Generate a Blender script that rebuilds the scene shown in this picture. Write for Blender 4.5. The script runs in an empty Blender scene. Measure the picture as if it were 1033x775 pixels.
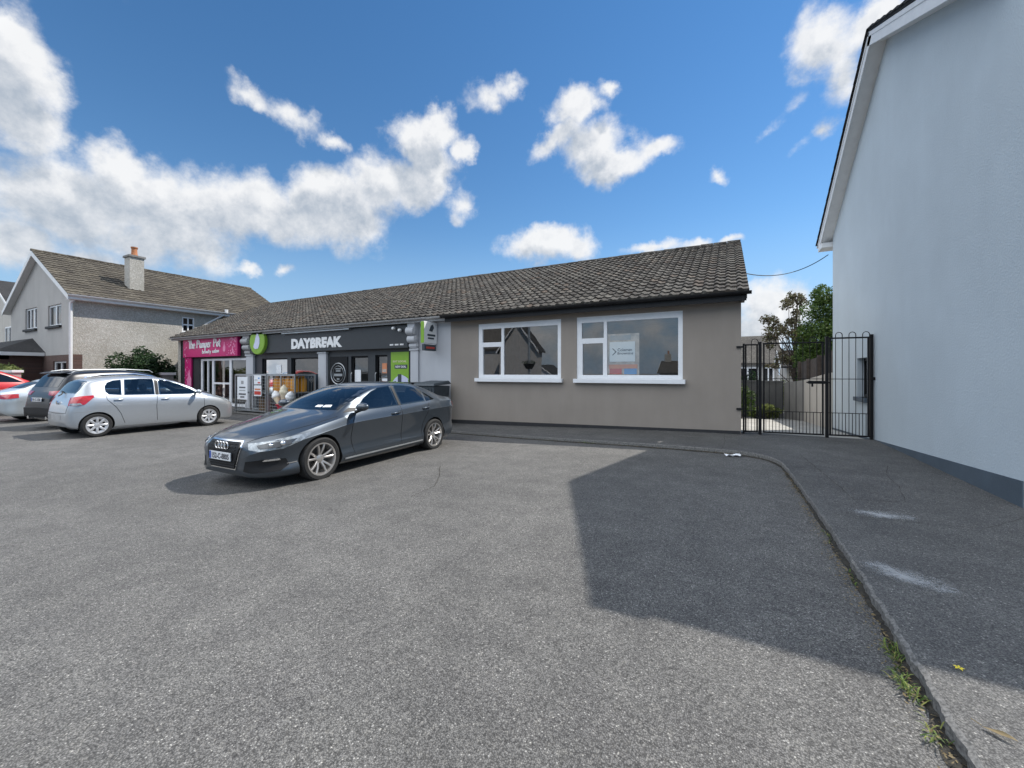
import bpy, bmesh, math, random
import numpy as np
from mathutils import Vector, Matrix
from mathutils.bvhtree import BVHTree

R = math.radians
SC = bpy.context.scene
COL = SC.collection
random.seed(7)

# ------------------------------------------------------------------ materials
def new_mat(name):
    m = bpy.data.materials.new(name)
    m.use_nodes = True
    nt = m.node_tree
    b = nt.nodes['Principled BSDF']
    return m, nt, b

def N(nt, typ, **kw):
    n = nt.nodes.new(typ)
    for k, v in kw.items():
        if k.startswith('i_'):
            n.inputs[k[2:]].default_value = v
        else:
            setattr(n, k, v)
    return n

def ramp(nt, src, stops):
    r = nt.nodes.new('ShaderNodeValToRGB')
    cr = r.color_ramp
    while len(cr.elements) < len(stops):
        cr.elements.new(0.5)
    for e, (p, c) in zip(cr.elements, stops):
        e.position = p
        e.color = (*c, 1) if len(c) == 3 else c
    nt.links.new(src, r.inputs[0])
    return r.outputs[0]

def mixc(nt, fac, a, b, mode='MIX'):
    m = nt.nodes.new('ShaderNodeMix')
    m.data_type = 'RGBA'
    m.blend_type = mode
    for sock, v in ((0, fac), (6, a), (7, b)):
        if isinstance(v, (int, float)):
            m.inputs[sock].default_value = v
        elif isinstance(v, tuple):
            m.inputs[sock].default_value = (*v, 1)
        else:
            nt.links.new(v, m.inputs[sock])
    return m.outputs[2]

def bump(nt, b, height, strength, dist=0.01):
    bp = N(nt, 'ShaderNodeBump')
    bp.inputs['Strength'].default_value = strength
    bp.inputs['Distance'].default_value = dist
    nt.links.new(height, bp.inputs['Height'])
    nt.links.new(bp.outputs[0], b.inputs['Normal'])

def coords(nt):
    return N(nt, 'ShaderNodeTexCoord').outputs['Object']

def noise(nt, co, scale, detail=4, rough=0.55):
    n = N(nt, 'ShaderNodeTexNoise', i_Scale=scale, i_Detail=detail, i_Roughness=rough)
    nt.links.new(co, n.inputs['Vector'])
    return n.outputs['Fac']

def simple(name, col, rough=0.5, metal=0.0, coat=0.0, var=0.12, scale=6.0, bumpy=0.0, bscale=80.0, spec=0.5):
    """a plain painted / moulded surface with slight procedural wear"""
    m, nt, b = new_mat(name)
    co = coords(nt)
    f = noise(nt, co, scale)
    lo = tuple(c * (1 - var) for c in col)
    hi = tuple(min(1, c * (1 + var)) for c in col)
    nt.links.new(ramp(nt, f, [(0.3, lo), (0.7, hi)]), b.inputs['Base Color'])
    b.inputs['Roughness'].default_value = rough
    b.inputs['Metallic'].default_value = metal
    b.inputs['Coat Weight'].default_value = coat
    b.inputs['Coat Roughness'].default_value = 0.04
    b.inputs['Specular IOR Level'].default_value = spec
    if bumpy:
        bump(nt, b, noise(nt, co, bscale, 3), bumpy)
    return m

M = {}
def mk_materials():
    # asphalt: aggregate cells, patches
    def asphalt(name, c0, c1, stone, cell, patch_lo, patch_hi, light_p, bs):
        m, nt, b = new_mat(name)
        co = coords(nt)
        v = N(nt, 'ShaderNodeTexVoronoi', i_Scale=cell)
        v.inputs['Randomness'].default_value = 1.0
        nt.links.new(co, v.inputs['Vector'])
        sep = N(nt, 'ShaderNodeSeparateColor'); nt.links.new(v.outputs['Color'], sep.inputs[0])
        base = ramp(nt, sep.outputs[0], [(0.0, c0), (0.55, c1), (light_p, c1), (min(0.999, light_p + 0.03), stone)])
        edge = ramp(nt, v.outputs['Distance'], [(0.22, (1.06, 1.06, 1.06)), (0.72, (0.3, 0.3, 0.3))])
        base = mixc(nt, 0.8, base, edge, 'MULTIPLY')
        v2 = N(nt, 'ShaderNodeTexVoronoi', i_Scale=cell * 0.5)
        nt.links.new(co, v2.inputs['Vector'])
        sep2 = N(nt, 'ShaderNodeSeparateColor'); nt.links.new(v2.outputs['Color'], sep2.inputs[0])
        base = mixc(nt, 0.55, base, ramp(nt, sep2.outputs[1], [(0.0, (0.62, 0.62, 0.62)), (0.8, (1.15, 1.15, 1.15)), (0.985, (1.5, 1.48, 1.42))]), 'MULTIPLY')
        p = noise(nt, co, 0.33, 6, 0.6)
        base = mixc(nt, 1.0, base, ramp(nt, p, [(0.35, (patch_lo,) * 3), (0.65, (patch_hi,) * 3)]), 'MULTIPLY')
        p2 = noise(nt, co, 3.1, 5, 0.65)
        base = mixc(nt, 0.7, base, ramp(nt, p2, [(0.35, (0.8, 0.8, 0.8)), (0.62, (1.12, 1.12, 1.1))]), 'MULTIPLY')
        p3 = noise(nt, co, 1.15, 3, 0.5)   # old oil drips and worn tracks
        base = mixc(nt, 1.0, base, ramp(nt, p3, [(0.68, (1, 1, 1)), (0.76, (0.78, 0.77, 0.76))]), 'MULTIPLY')
        mpt = N(nt, 'ShaderNodeMapping'); mpt.inputs['Rotation'].default_value = (0, 0, R(-20)); mpt.inputs['Scale'].default_value = (0.25, 2.6, 1); nt.links.new(co, mpt.inputs['Vector'])
        p4 = noise(nt, mpt.outputs[0], 0.8, 5, 0.6)
        base = mixc(nt, 1.0, base, ramp(nt, p4, [(0.32, (0.93, 0.93, 0.93)), (0.6, (1.03, 1.03, 1.03))]), 'MULTIPLY')
        nt.links.new(base, b.inputs['Base Color'])
        b.inputs['Roughness'].default_value = 0.8
        b.inputs['Specular IOR Level'].default_value = 0.35
        h = N(nt, 'ShaderNodeMath', operation='MULTIPLY', i_1=-1.0) if False else N(nt, 'ShaderNodeMath', operation='MULTIPLY')
        h.inputs[1].default_value = -1.0
        nt.links.new(v.outputs['Distance'], h.inputs[0])
        bump(nt, b, h.outputs[0], bs, 0.012)
        return m
    M['asphalt'] = asphalt('asphalt', (0.083, 0.081, 0.078), (0.193, 0.188, 0.18), (0.38, 0.37, 0.35), 150, 0.88, 1.12, 0.955, 0.5)
    M['path'] = asphalt('path_asphalt', (0.09, 0.089, 0.088), (0.165, 0.162, 0.157), (0.36, 0.35, 0.33), 140, 0.74, 1.15, 0.965, 0.45)
    # path gets paint spill + scuffs through a separate patch object; kerb face
    M['kerb'] = simple('kerb_concrete', (0.15, 0.146, 0.138), 0.9, var=0.55, scale=60, bumpy=0.6, bscale=60)
    M['dirt'] = simple('kerb_dirt', (0.035, 0.031, 0.024), 0.95, var=0.6, scale=30, bumpy=0.9, bscale=90)
    M['yard'] = simple('yard_concrete', (0.36, 0.35, 0.32), 0.9, var=0.18, scale=2, bumpy=0.2)

    # renders
    def render_wall(name, col, var, bs, bscale, streak=0.1, sp=0.3):
        m, nt, b = new_mat(name)
        co = coords(nt)
        mp = N(nt, 'ShaderNodeMapping'); mp.inputs['Scale'].default_value = (1, 1, 0.18)
        nt.links.new(co, mp.inputs['Vector'])
        f1 = noise(nt, co, 0.9, 6, 0.6)
        f2 = noise(nt, mp.outputs[0], 2.2, 5, 0.6)
        lo = tuple(c * (1 - var) for c in col); hi = tuple(min(1, c * (1 + var * 0.7)) for c in col)
        c = ramp(nt, f1, [(0.3, lo), (0.7, hi)])
        c = mixc(nt, 1.0, c, ramp(nt, f2, [(0.3, (1 - streak,) * 3), (0.6, (1, 1, 1))]), 'MULTIPLY')
        nt.links.new(c, b.inputs['Base Color'])
        b.inputs['Roughness'].default_value = 0.85
        b.inputs['Specular IOR Level'].default_value = sp
        bump(nt, b, noise(nt, co, bscale, 4, 0.7), bs, 0.01)
        return m
    M['brown_render'] = render_wall('brown_render', (0.298, 0.261, 0.225), 0.07, 0.35, 90, 0.08)
    M['white_render'] = render_wall('white_render', (0.62, 0.62, 0.63), 0.05, 0.3, 70, 0.06)
    M['house_render'] = render_wall('house_render', (0.51, 0.575, 0.615), 0.05, 0.6, 38, 0.03)
    M['grey_render'] = render_wall('grey_render', (0.42, 0.405, 0.385), 0.07, 0.4, 50, 0.08)
    M['shop_grey'] = render_wall('shop_grey_paint', (0.50, 0.51, 0.53), 0.05, 0.15, 60, 0.08)
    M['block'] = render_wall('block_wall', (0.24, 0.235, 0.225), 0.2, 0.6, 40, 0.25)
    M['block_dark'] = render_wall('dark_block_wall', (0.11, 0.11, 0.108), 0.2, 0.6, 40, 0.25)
    M['beige_render'] = render_wall('beige_render', (0.52, 0.49, 0.44), 0.07, 0.4, 50, 0.12)
    M['pink_wall'] = render_wall('pink_wall', (0.48, 0.36, 0.33), 0.1, 0.3, 40, 0.15)
    # pebble dash
    m, nt, b = new_mat('pebble_dash')
    co = coords(nt)
    v = N(nt, 'ShaderNodeTexVoronoi', i_Scale=27); nt.links.new(co, v.inputs['Vector'])
    sep = N(nt, 'ShaderNodeSeparateColor'); nt.links.new(v.outputs['Color'], sep.inputs[0])
    c = ramp(nt, sep.outputs[0], [(0, (0.36, 0.34, 0.30)), (0.6, (0.44, 0.42, 0.38)), (1, (0.55, 0.53, 0.49))])
    c = mixc(nt, 1.0, c, ramp(nt, noise(nt, co, 0.7, 6, 0.65), [(0.3, (0.82, 0.81, 0.78)), (0.7, (1.08, 1.08, 1.08))]), 'MULTIPLY')
    nt.links.new(c, b.inputs['Base Color']); b.inputs['Roughness'].default_value = 0.95
    bump(nt, b, v.outputs['Distance'], 0.6, 0.02)
    M['pebble'] = m
    # bricks
    m, nt, b = new_mat('brown_brick')
    br = N(nt, 'ShaderNodeTexBrick', i_Scale=4.4)
    br.inputs['Color1'].default_value = (0.10, 0.05, 0.038, 1); br.inputs['Color2'].default_value = (0.07, 0.037, 0.03, 1)
    br.inputs['Mortar'].default_value = (0.2, 0.18, 0.16, 1); br.inputs['Mortar Size'].default_value = 0.012
    tc = N(nt, 'ShaderNodeTexCoord'); mp = N(nt, 'ShaderNodeMapping'); mp.inputs['Rotation'].default_value = (R(90), 0, 0)
    nt.links.new(tc.outputs['Object'], mp.inputs['Vector']); nt.links.new(mp.outputs[0], br.inputs['Vector'])
    nt.links.new(br.outputs['Color'], b.inputs['Base Color']); b.inputs['Roughness'].default_value = 0.9
    M['brick'] = m

    # tiles: colour per tile (each tile is its own island)
    def tile_mat(name, stops, lichen):
        m, nt, b = new_mat(name)
        g = N(nt, 'ShaderNodeNewGeometry')
        co = coords(nt)
        c = ramp(nt, g.outputs['Random Per Island'], stops)
        f = noise(nt, co, 9, 6, 0.7)
        c = mixc(nt, ramp(nt, f, [(0.52, (0, 0, 0)), (0.66, (lichen,) * 3)]), c, (0.27, 0.265, 0.24))
        f2 = noise(nt, co, 1.1, 5, 0.65)
        c = mixc(nt, 1.0, c, ramp(nt, f2, [(0.3, (0.7, 0.7, 0.7)), (0.68, (1.2, 1.18, 1.12))]), 'MULTIPLY')
        f3 = noise(nt, co, 4.3, 5, 0.7)
        c = mixc(nt, ramp(nt, f3, [(0.6, (0, 0, 0)), (0.7, (0.7,) * 3)]), c, (0.045, 0.04, 0.03))
        nt.links.new(c, b.inputs['Base Color']); b.inputs['Roughness'].default_value = 0.9
        b.inputs['Specular IOR Level'].default_value = 0.25
        bump(nt, b, noise(nt, co, 45, 4, 0.7), 0.5, 0.008)
        return m
    M['tile'] = tile_mat('dark_roof_tile', [(0, (0.032, 0.028, 0.025)), (0.5, (0.06, 0.055, 0.05)), (0.85, (0.085, 0.079, 0.071)), (1, (0.075, 0.054, 0.042))], 0.5)
    M['tile_brown'] = tile_mat('brown_roof_tile', [(0, (0.065, 0.056, 0.046)), (0.6, (0.085, 0.075, 0.06)), (1, (0.105, 0.093, 0.075))], 0.2)
    M['tile_black'] = tile_mat('black_roof_tile', [(0, (0.02, 0.02, 0.022)), (1, (0.045, 0.045, 0.048))], 0.1)

    M['upvc'] = simple('white_upvc', (0.78, 0.79, 0.8), 0.3, var=0.03)
    M['white_paint'] = simple('white_paint', (0.72, 0.72, 0.71), 0.5, var=0.05)
    M['black_plastic'] = simple('black_plastic', (0.010, 0.010, 0.011), 0.5, var=0.2, spec=0.3)
    M['black_metal'] = simple('black_painted_metal', (0.007, 0.007, 0.008), 0.5, var=0.25, spec=0.25)
    M['grey_plastic'] = simple('grey_plastic', (0.36, 0.36, 0.36), 0.5)
    M['blue_grey'] = simple('blue_grey_paint', (0.075, 0.1, 0.125), 0.8, var=0.12, scale=3, bumpy=0.3, bscale=60)
    M['plinth_black'] = simple('black_plinth_paint', (0.02, 0.02, 0.022), 0.7, var=0.2)
    M['charcoal'] = simple('charcoal_panel', (0.034, 0.038, 0.042), 0.45, var=0.06)
    M['ivory'] = simple('white_lettering', (0.8, 0.8, 0.79), 0.5, var=0.02)
    M['lime'] = simple('lime_green', (0.22, 0.4, 0.035), 0.4, var=0.05)
    M['leafwhite'] = simple('pale_lilac', (0.6, 0.62, 0.78), 0.4, var=0.05)
    M['magenta'] = simple('magenta_panel', (0.5, 0.012, 0.14), 0.4, var=0.12, scale=3)
    M['pink'] = simple('pale_pink', (0.75, 0.25, 0.42), 0.45, var=0.15, scale=20)
    M['paper'] = simple('white_paper', (0.82, 0.83, 0.84), 0.6, var=0.03)
    M['ink'] = simple('grey_ink', (0.1, 0.1, 0.11), 0.6)
    M['redprint'] = simple('red_print', (0.55, 0.06, 0.04), 0.5)
    M['orangeprint'] = simple('orange_print', (0.65, 0.25, 0.12), 0.5)
    M['blueprint'] = simple('blue_print', (0.1, 0.3, 0.6), 0.5)
    M['tanprint'] = simple('tan_print', (0.5, 0.42, 0.36), 0.5, var=0.3, scale=8)
    M['navy'] = simple('dark_blue_vinyl', (0.022, 0.035, 0.05), 0.3, var=0.08)
    M['steel'] = simple('galvanised_steel', (0.42, 0.44, 0.45), 0.4, 0.7, var=0.12)
    M['chrome'] = simple('chrome', (0.8, 0.8, 0.8), 0.12, 1.0, var=0.03)
    M['yellow_bottle'] = simple('yellow_gas_paint', (0.75, 0.33, 0.02), 0.4, var=0.1)
    M['rust'] = simple('brown_metal', (0.17, 0.1, 0.05), 0.6, var=0.2)
    M['cream'] = simple('cream_plastic', (0.7, 0.62, 0.45), 0.4, var=0.1)
    M['red_plastic'] = simple('red_plastic', (0.5, 0.03, 0.06), 0.35, var=0.08)
    M['bin'] = simple('slate_bin_plastic', (0.045, 0.058, 0.07), 0.5, var=0.12)
    M['terracotta'] = simple('terracotta', (0.4, 0.16, 0.07), 0.8)
    M['timber'] = simple('dark_timber', (0.07, 0.055, 0.045), 0.85, var=0.35, scale=7)
    M['bark'] = simple('bark', (0.09, 0.07, 0.055), 0.95, var=0.4, scale=12, bumpy=0.6, bscale=30)
    M['interior'] = simple('interior_paint', (0.3, 0.29, 0.27), 0.9)
    M['interior_floor'] = simple('interior_floor', (0.12, 0.11, 0.1), 0.6)
    M['spill'] = None

    # leaves
    def leaf(name, stops):
        m, nt, b = new_mat(name)
        g = N(nt, 'ShaderNodeNewGeometry')
        nt.links.new(ramp(nt, g.outputs['Random Per Island'], stops), b.inputs['Base Color'])
        b.inputs['Roughness'].default_value = 0.6
        b.inputs['Specular IOR Level'].default_value = 0.3
        tr = N(nt, 'ShaderNodeBsdfTranslucent')
        nt.links.new(ramp(nt, g.outputs['Random Per Island'], stops), tr.inputs['Color'])
        mx = N(nt, 'ShaderNodeMixShader', i_Fac=0.3)
        out = nt.nodes['Material Output']
        nt.links.new(b.outputs[0], mx.inputs[1]); nt.links.new(tr.outputs[0], mx.inputs[2])
        nt.links.new(mx.outputs[0], out.inputs['Surface'])
        return m
    M['leaf_dark'] = leaf('dark_leaves', [(0, (0.012, 0.03, 0.012)), (0.7, (0.028, 0.062, 0.022)), (1, (0.05, 0.09, 0.03))])
    M['leaf_mid'] = leaf('green_leaves', [(0, (0.03, 0.06, 0.015)), (0.6, (0.075, 0.13, 0.025)), (1, (0.14, 0.19, 0.045))])
    M['leaf_hedge'] = leaf('hedge_leaves', [(0, (0.07, 0.1, 0.025)), (1, (0.22, 0.25, 0.08))])
    M['leaf_bronze'] = leaf('bronze_leaves', [(0, (0.085, 0.065, 0.042)), (0.5, (0.13, 0.105, 0.065)), (1, (0.14, 0.15, 0.065))])
    M['grass'] = leaf('weed_blades', [(0, (0.05, 0.09, 0.02)), (0.6, (0.12, 0.19, 0.04)), (1, (0.3, 0.3, 0.09))])
    M['dry_leaf'] = leaf('dry_leaf', [(0, (0.15, 0.11, 0.05)), (1, (0.28, 0.22, 0.12))])
    M['petal'] = simple('yellow_petal', (0.75, 0.62, 0.02), 0.6)

    # window glass: thin pane, mirror + see-through
    def glass(name, tint, boost, f0=0.06):
        m, nt, b = new_mat(name)
        nt.nodes.remove(b)
        fr = N(nt, 'ShaderNodeFresnel', i_IOR=1.5)
        mu = N(nt, 'ShaderNodeMath', operation='MULTIPLY_ADD', use_clamp=True)
        mu.inputs[1].default_value = boost; mu.inputs[2].default_value = f0
        nt.links.new(fr.outputs[0], mu.inputs[0])
        tr = N(nt, 'ShaderNodeBsdfTransparent'); tr.inputs[0].default_value = (*tint, 1)
        gl = N(nt, 'ShaderNodeBsdfGlossy'); gl.inputs['Roughness'].default_value = 0.01
        co = coords(nt)
        bp = N(nt, 'ShaderNodeBump', i_Strength=0.04, i_Distance=0.02)
        nt.links.new(noise(nt, co, 1.3, 2), bp.inputs['Height']); nt.links.new(bp.outputs[0], gl.inputs['Normal'])
        mx = N(nt, 'ShaderNodeMixShader')
        nt.links.new(mu.outputs[0], mx.inputs[0]); nt.links.new(tr.outputs[0], mx.inputs[1]); nt.links.new(gl.outputs[0], mx.inputs[2])
        nt.links.new(mx.outputs[0], nt.nodes['Material Output'].inputs['Surface'])
        return m
    M['glass'] = glass('window_glass', (0.85, 0.88, 0.88), 2.2, 0.13)
    M['shop_glass'] = glass('shop_glass', (0.8, 0.82, 0.82), 2.0, 0.1)
    M['dark_glass'] = simple('dark_glass', (0.01, 0.012, 0.014), 0.03, var=0.1, spec=0.8)
    M['car_glass'] = simple('tinted_car_glass', (0.008, 0.01, 0.011), 0.02, var=0.1, spec=0.6)
    M['clear_car_glass'] = glass('clear_car_glass', (0.62, 0.67, 0.67), 1.5, 0.03)
    M['cabin'] = simple('dark_cabin_trim', (0.02, 0.02, 0.022), 0.8, var=0.3)
    M['seat'] = simple('seat_cloth', (0.09, 0.09, 0.1), 0.85, var=0.3)
    M['windscreen'] = simple('windscreen_glass', (0.012, 0.017, 0.022), 0.03, coat=0.5, var=0.2, spec=0.9)

    def paint(name, col, metal, rough, flake=True):
        m, nt, b = new_mat(name)
        co = coords(nt)
        f = noise(nt, co, 900, 1) if flake else noise(nt, co, 3, 3)
        c = ramp(nt, f, [(0.3, tuple(x * 0.8 for x in col)), (0.7, tuple(min(1, x * 1.15) for x in col))])
        nt.links.new(c, b.inputs['Base Color'])
        b.inputs['Metallic'].default_value = metal; b.inputs['Roughness'].default_value = rough
        d = noise(nt, co, 2.5, 5, 0.7)
        rr = N(nt, 'ShaderNodeMapRange'); rr.inputs[3].default_value = rough - 0.02; rr.inputs[4].default_value = rough + 0.05
        nt.links.new(d, rr.inputs[0]); nt.links.new(rr.outputs[0], b.inputs['Roughness'])
        b.inputs['Coat Weight'].default_value = 0.35 if name.startswith('black') else 1.0; b.inputs['Coat Roughness'].default_value = 0.03
        return m
    M['paint_grey'] = paint('gunmetal_car_paint', (0.05, 0.063, 0.078), 0.55, 0.33)
    M['paint_silver'] = paint('silver_car_paint', (0.50, 0.53, 0.56), 0.7, 0.36)
    M['paint_black'] = paint('black_car_paint', (0.006, 0.008, 0.012), 0.0, 0.3)
    M['paint_pale'] = paint('pale_silver_car_paint', (0.55, 0.6, 0.63), 0.6, 0.36)
    M['paint_red'] = paint('red_car_paint', (0.55, 0.015, 0.012), 0.0, 0.35, False)
    M['tyre'] = simple('tyre_rubber', (0.018, 0.018, 0.018), 0.8, var=0.25, scale=20)
    M['alloy'] = simple('alloy_wheel', (0.62, 0.6, 0.58), 0.28, 0.85, var=0.08)
    M['hubcap'] = simple('silver_hubcap', (0.6, 0.61, 0.63), 0.35, 0.6, var=0.06)
    M['well'] = simple('wheel_well', (0.006, 0.006, 0.006), 0.95)
    M['disc'] = simple('brake_disc', (0.06, 0.06, 0.06), 0.5, 0.5)
    M['lamp_clear'] = simple('headlight_lens', (0.3, 0.33, 0.35), 0.08, 0.2, coat=1.0, var=0.4, scale=18)
    M['lamp_dark'] = simple('headlight_inner', (0.05, 0.055, 0.06), 0.1, coat=1.0, var=0.3)
    M['lamp_red'] = simple('tail_light_lens', (0.42, 0.01, 0.02), 0.1, coat=1.0, var=0.3, scale=15)
    M['plate'] = simple('number_plate', (0.72, 0.73, 0.74), 0.35, var=0.03)
    M['eu_blue'] = simple('plate_blue', (0.02, 0.08, 0.4), 0.4)

# ------------------------------------------------------------------ mesh helpers
class MB:
    def __init__(s):
        s.v = []; s.f = []; s.mi = []
    def add(s, verts, faces, mi=0):
        o = len(s.v)
        s.v.extend([tuple(p) for p in verts])
        for f in faces:
            s.f.append([i + o for i in f]); s.mi.append(mi)
        return s
    def box(s, x0, x1, y0, y1, z0, z1, mi=0, mat=None):
        vs = [Vector(p) for p in ((x0, y0, z0), (x1, y0, z0), (x1, y1, z0), (x0, y1, z0), (x0, y0, z1), (x1, y0, z1), (x1, y1, z1), (x0, y1, z1))]
        if mat is not None:
            vs = [mat @ v for v in vs]
        return s.add(vs, [(0, 3, 2, 1), (4, 5, 6, 7), (0, 1, 5, 4), (1, 2, 6, 5), (2, 3, 7, 6), (3, 0, 4, 7)], mi)
    def tube(s, pts, r, n=8, mi=0, caps=True):
        pts = [Vector(p) for p in pts]
        rs = r if isinstance(r, (list, tuple)) else [r] * len(pts)
        rings = []
        prev = None
        for i, p in enumerate(pts):
            d = (pts[min(i + 1, len(pts) - 1)] - pts[max(i - 1, 0)]).normalized()
            if prev is None:
                up = Vector((0, 0, 1)) if abs(d.z) < 0.9 else Vector((1, 0, 0))
                a = d.cross(up).normalized()
            else:
                a = (prev - d * prev.dot(d)).normalized()
            prev = a
            b = d.cross(a)
            rings.append([p + (a * math.cos(2 * math.pi * k / n) + b * math.sin(2 * math.pi * k / n)) * rs[i] for k in range(n)])
        vs = [q for rg in rings for q in rg]
        fs = []
        for i in range(len(pts) - 1):
            for k in range(n):
                fs.append((i * n + k, i * n + (k + 1) % n, (i + 1) * n + (k + 1) % n, (i + 1) * n + k))
        if caps:
            fs.append(tuple(range(n))[::-1]); fs.append(tuple((len(pts) - 1) * n + k for k in range(n)))
        return s.add(vs, fs, mi)
    def lathe(s, prof, n=24, axis='z', o=(0, 0, 0), mi=0, close=False):
        vs = []; fs = []
        for (r, h) in prof:
            for k in range(n):
                a = 2 * math.pi * k / n
                if axis == 'z': p = (r * math.cos(a), r * math.sin(a), h)
                elif axis == 'y': p = (r * math.cos(a), h, r * math.sin(a))
                else: p = (h, r * math.cos(a), r * math.sin(a))
                vs.append((p[0] + o[0], p[1] + o[1], p[2] + o[2]))
        m = len(prof)
        for i in range(m if close else m - 1):
            j = (i + 1) % m
            for k in range(n):
                fs.append((i * n + k, i * n + (k + 1) % n, j * n + (k + 1) % n, j * n + k))
        if not close:
            fs.append(tuple(range(n))[::-1]); fs.append(tuple((m - 1) * n + k for k in range(n)))
        return s.add(vs, fs, mi)
    def prism(s, poly, fn, d0, d1, mi=0):
        """poly: list of (u,v); fn(u,v,d)->xyz; extruded from depth d0 to d1"""
        n = len(poly)
        vs = [fn(u, v, d0) for u, v in poly] + [fn(u, v, d1) for u, v in poly]
        fs = [tuple(range(n)), tuple(range(2 * n - 1, n - 1, -1))]
        for i in range(n):
            j = (i + 1) % n
            fs.append((i, i + n, j + n, j))
        return s.add(vs, fs, mi)
    def wall(s, u0, u1, v0, v1, holes, fn, depth, mi=0, back=True):
        us = sorted({u0, u1, *[h[0] for h in holes], *[h[1] for h in holes]})
        vs_ = sorted({v0, v1, *[h[2] for h in holes], *[h[3] for h in holes]})
        def solid(u, v):
            return not any(h[0] < u < h[1] and h[2] < v < h[3] for h in holes)
        for i in range(len(us) - 1):
            for j in range(len(vs_) - 1):
                a, b, c, d = us[i], us[i + 1], vs_[j], vs_[j + 1]
                if not solid((a + b) / 2, (c + d) / 2):
                    continue
                s.add([fn(a, c, 0), fn(b, c, 0), fn(b, d, 0), fn(a, d, 0)], [(0, 1, 2, 3)], mi)
                if back:
                    s.add([fn(a, c, depth), fn(b, c, depth), fn(b, d, depth), fn(a, d, depth)], [(3, 2, 1, 0)], mi)
        for (a, b, c, d) in holes:
            q = [(a, c), (b, c), (b, d), (a, d)]
            for k in range(4):
                p0, p1 = q[k], q[(k + 1) % 4]
                s.add([fn(*p0, 0), fn(*p1, 0), fn(*p1, depth), fn(*p0, depth)], [(0, 1, 2, 3)], mi)
        q = [(u0, v0), (u1, v0), (u1, v1), (u0, v1)]
        for k in range(4):
            p0, p1 = q[k], q[(k + 1) % 4]
            s.add([fn(*p0, 0), fn(*p0, depth), fn(*p1, depth), fn(*p1, 0)], [(0, 1, 2, 3)], mi)
        return s
    def build(s, name, mats, parent=None, smooth=False, angle=35, bevel=0, loc=None):
        me = bpy.data.meshes.new(name)
        me.from_pydata(s.v, [], s.f)
        if not isinstance(mats, (list, tuple)):
            mats = [mats]
        for m in mats:
            me.materials.append(M[m] if isinstance(m, str) else m)
        me.polygons.foreach_set('material_index', s.mi)
        bm = bmesh.new(); bm.from_mesh(me)
        bmesh.ops.recalc_face_normals(bm, faces=bm.faces)
        bm.to_mesh(me); bm.free()
        if smooth:
            me.polygons.foreach_set('use_smooth', [True] * len(me.polygons))
            me.set_sharp_from_angle(angle=R(angle))
        me.update()
        o = bpy.data.objects.new(name, me)
        COL.objects.link(o)
        if parent is not None:
            o.parent = parent
        if loc is not None:
            o.location = loc
        if bevel:
            md = o.modifiers.new('bevel', 'BEVEL'); md.width = bevel; md.segments = 2; md.limit_method = 'ANGLE'
        return o

def tag(o, label=None, cat=None, group=None, kind=None):
    if label: o['label'] = label
    if cat: o['category'] = cat
    if group: o['group'] = group
    if kind: o['kind'] = kind
    return o

def empty(name, loc=(0, 0, 0), rz=0.0, parent=None):
    o = bpy.data.objects.new(name, None)
    o.empty_display_size = 0.2
    COL.objects.link(o)
    o.location = loc
    o.rotation_euler = (0, 0, rz)
    if parent is not None:
        o.parent = parent
    return o

def fnX(Y):   # a wall facing -Y at depth Y : u = world X
    return lambda u, v, d: (u, Y + d, v)
def fnYp(X):  # a wall facing +X
    return lambda u, v, d: (X - d, u, v)
def fnYm(X):  # a wall facing -X
    return lambda u, v, d: (X + d, u, v)

def text_mesh(name, s, size, mat, parent, matrix, bold=0.0, depth=0.01, sx=1.0, shear=0.0, align='LEFT', space=1.0):
    cu = bpy.data.curves.new(name, 'FONT')
    cu.body = s; cu.size = size; cu.extrude = depth; cu.offset = bold; cu.shear = shear
    cu.align_x = align; cu.space_character = space
    cu.resolution_u = 3
    t = bpy.data.objects.new(name + '_tmp', cu)
    COL.objects.link(t)
    dg = bpy.context.evaluated_depsgraph_get()
    me = bpy.data.meshes.new_from_object(t.evaluated_get(dg))
    bpy.data.objects.remove(t)
    bpy.data.curves.remove(cu)
    me.name = name
    me.transform(matrix @ Matrix.Diagonal((sx, 1, 1, 1)))
    me.materials.clear(); me.materials.append(M[mat])
    o = bpy.data.objects.new(name, me)
    COL.objects.link(o)
    if parent is not None: o.parent = parent
    return o

FACE_NEG_Y = Matrix.Rotation(R(90), 4, 'X')   # text lying in XY -> standing, readable from -Y
def at(x, y, z): return Matrix.Translation((x, y, z))

# ------------------------------------------------------------------ ground
def smooth01(t):
    t = max(0.0, min(1.0, t)); return t * t * (3 - 2 * t)
def g(x, y):
    z = -0.2 * smooth01((0.6 - x) / 8.5)
    if y > 10.4:
        z -= 0.055 * min(y - 10.4, 10) * smooth01((x + 1.0) / 1.0)
    return z
# ------------------------------------------------------------------ cars
def pchip(xs, ys, x):
    order = np.argsort(xs); xs = np.array(xs, float)[order]; ys = np.array(ys, float)[order]
    h = np.diff(xs); d = np.diff(ys) / h
    n = len(xs); m = np.zeros(n)
    for i in range(1, n - 1):
        if d[i - 1] * d[i] > 0:
            w1 = 2 * h[i] + h[i - 1]; w2 = h[i] + 2 * h[i - 1]
            m[i] = (w1 + w2) / (w1 / d[i - 1] + w2 / d[i])
    m[0] = d[0]; m[-1] = d[-1]
    k = np.clip(np.searchsorted(xs, x) - 1, 0, n - 2)
    t = (x - xs[k]) / h[k]
    return ((2 * t**3 - 3 * t**2 + 1) * ys[k] + (t**3 - 2 * t**2 + t) * h[k] * m[k]
            + (-2 * t**3 + 3 * t**2) * ys[k + 1] + (t**3 - t**2) * h[k] * m[k + 1])

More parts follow.
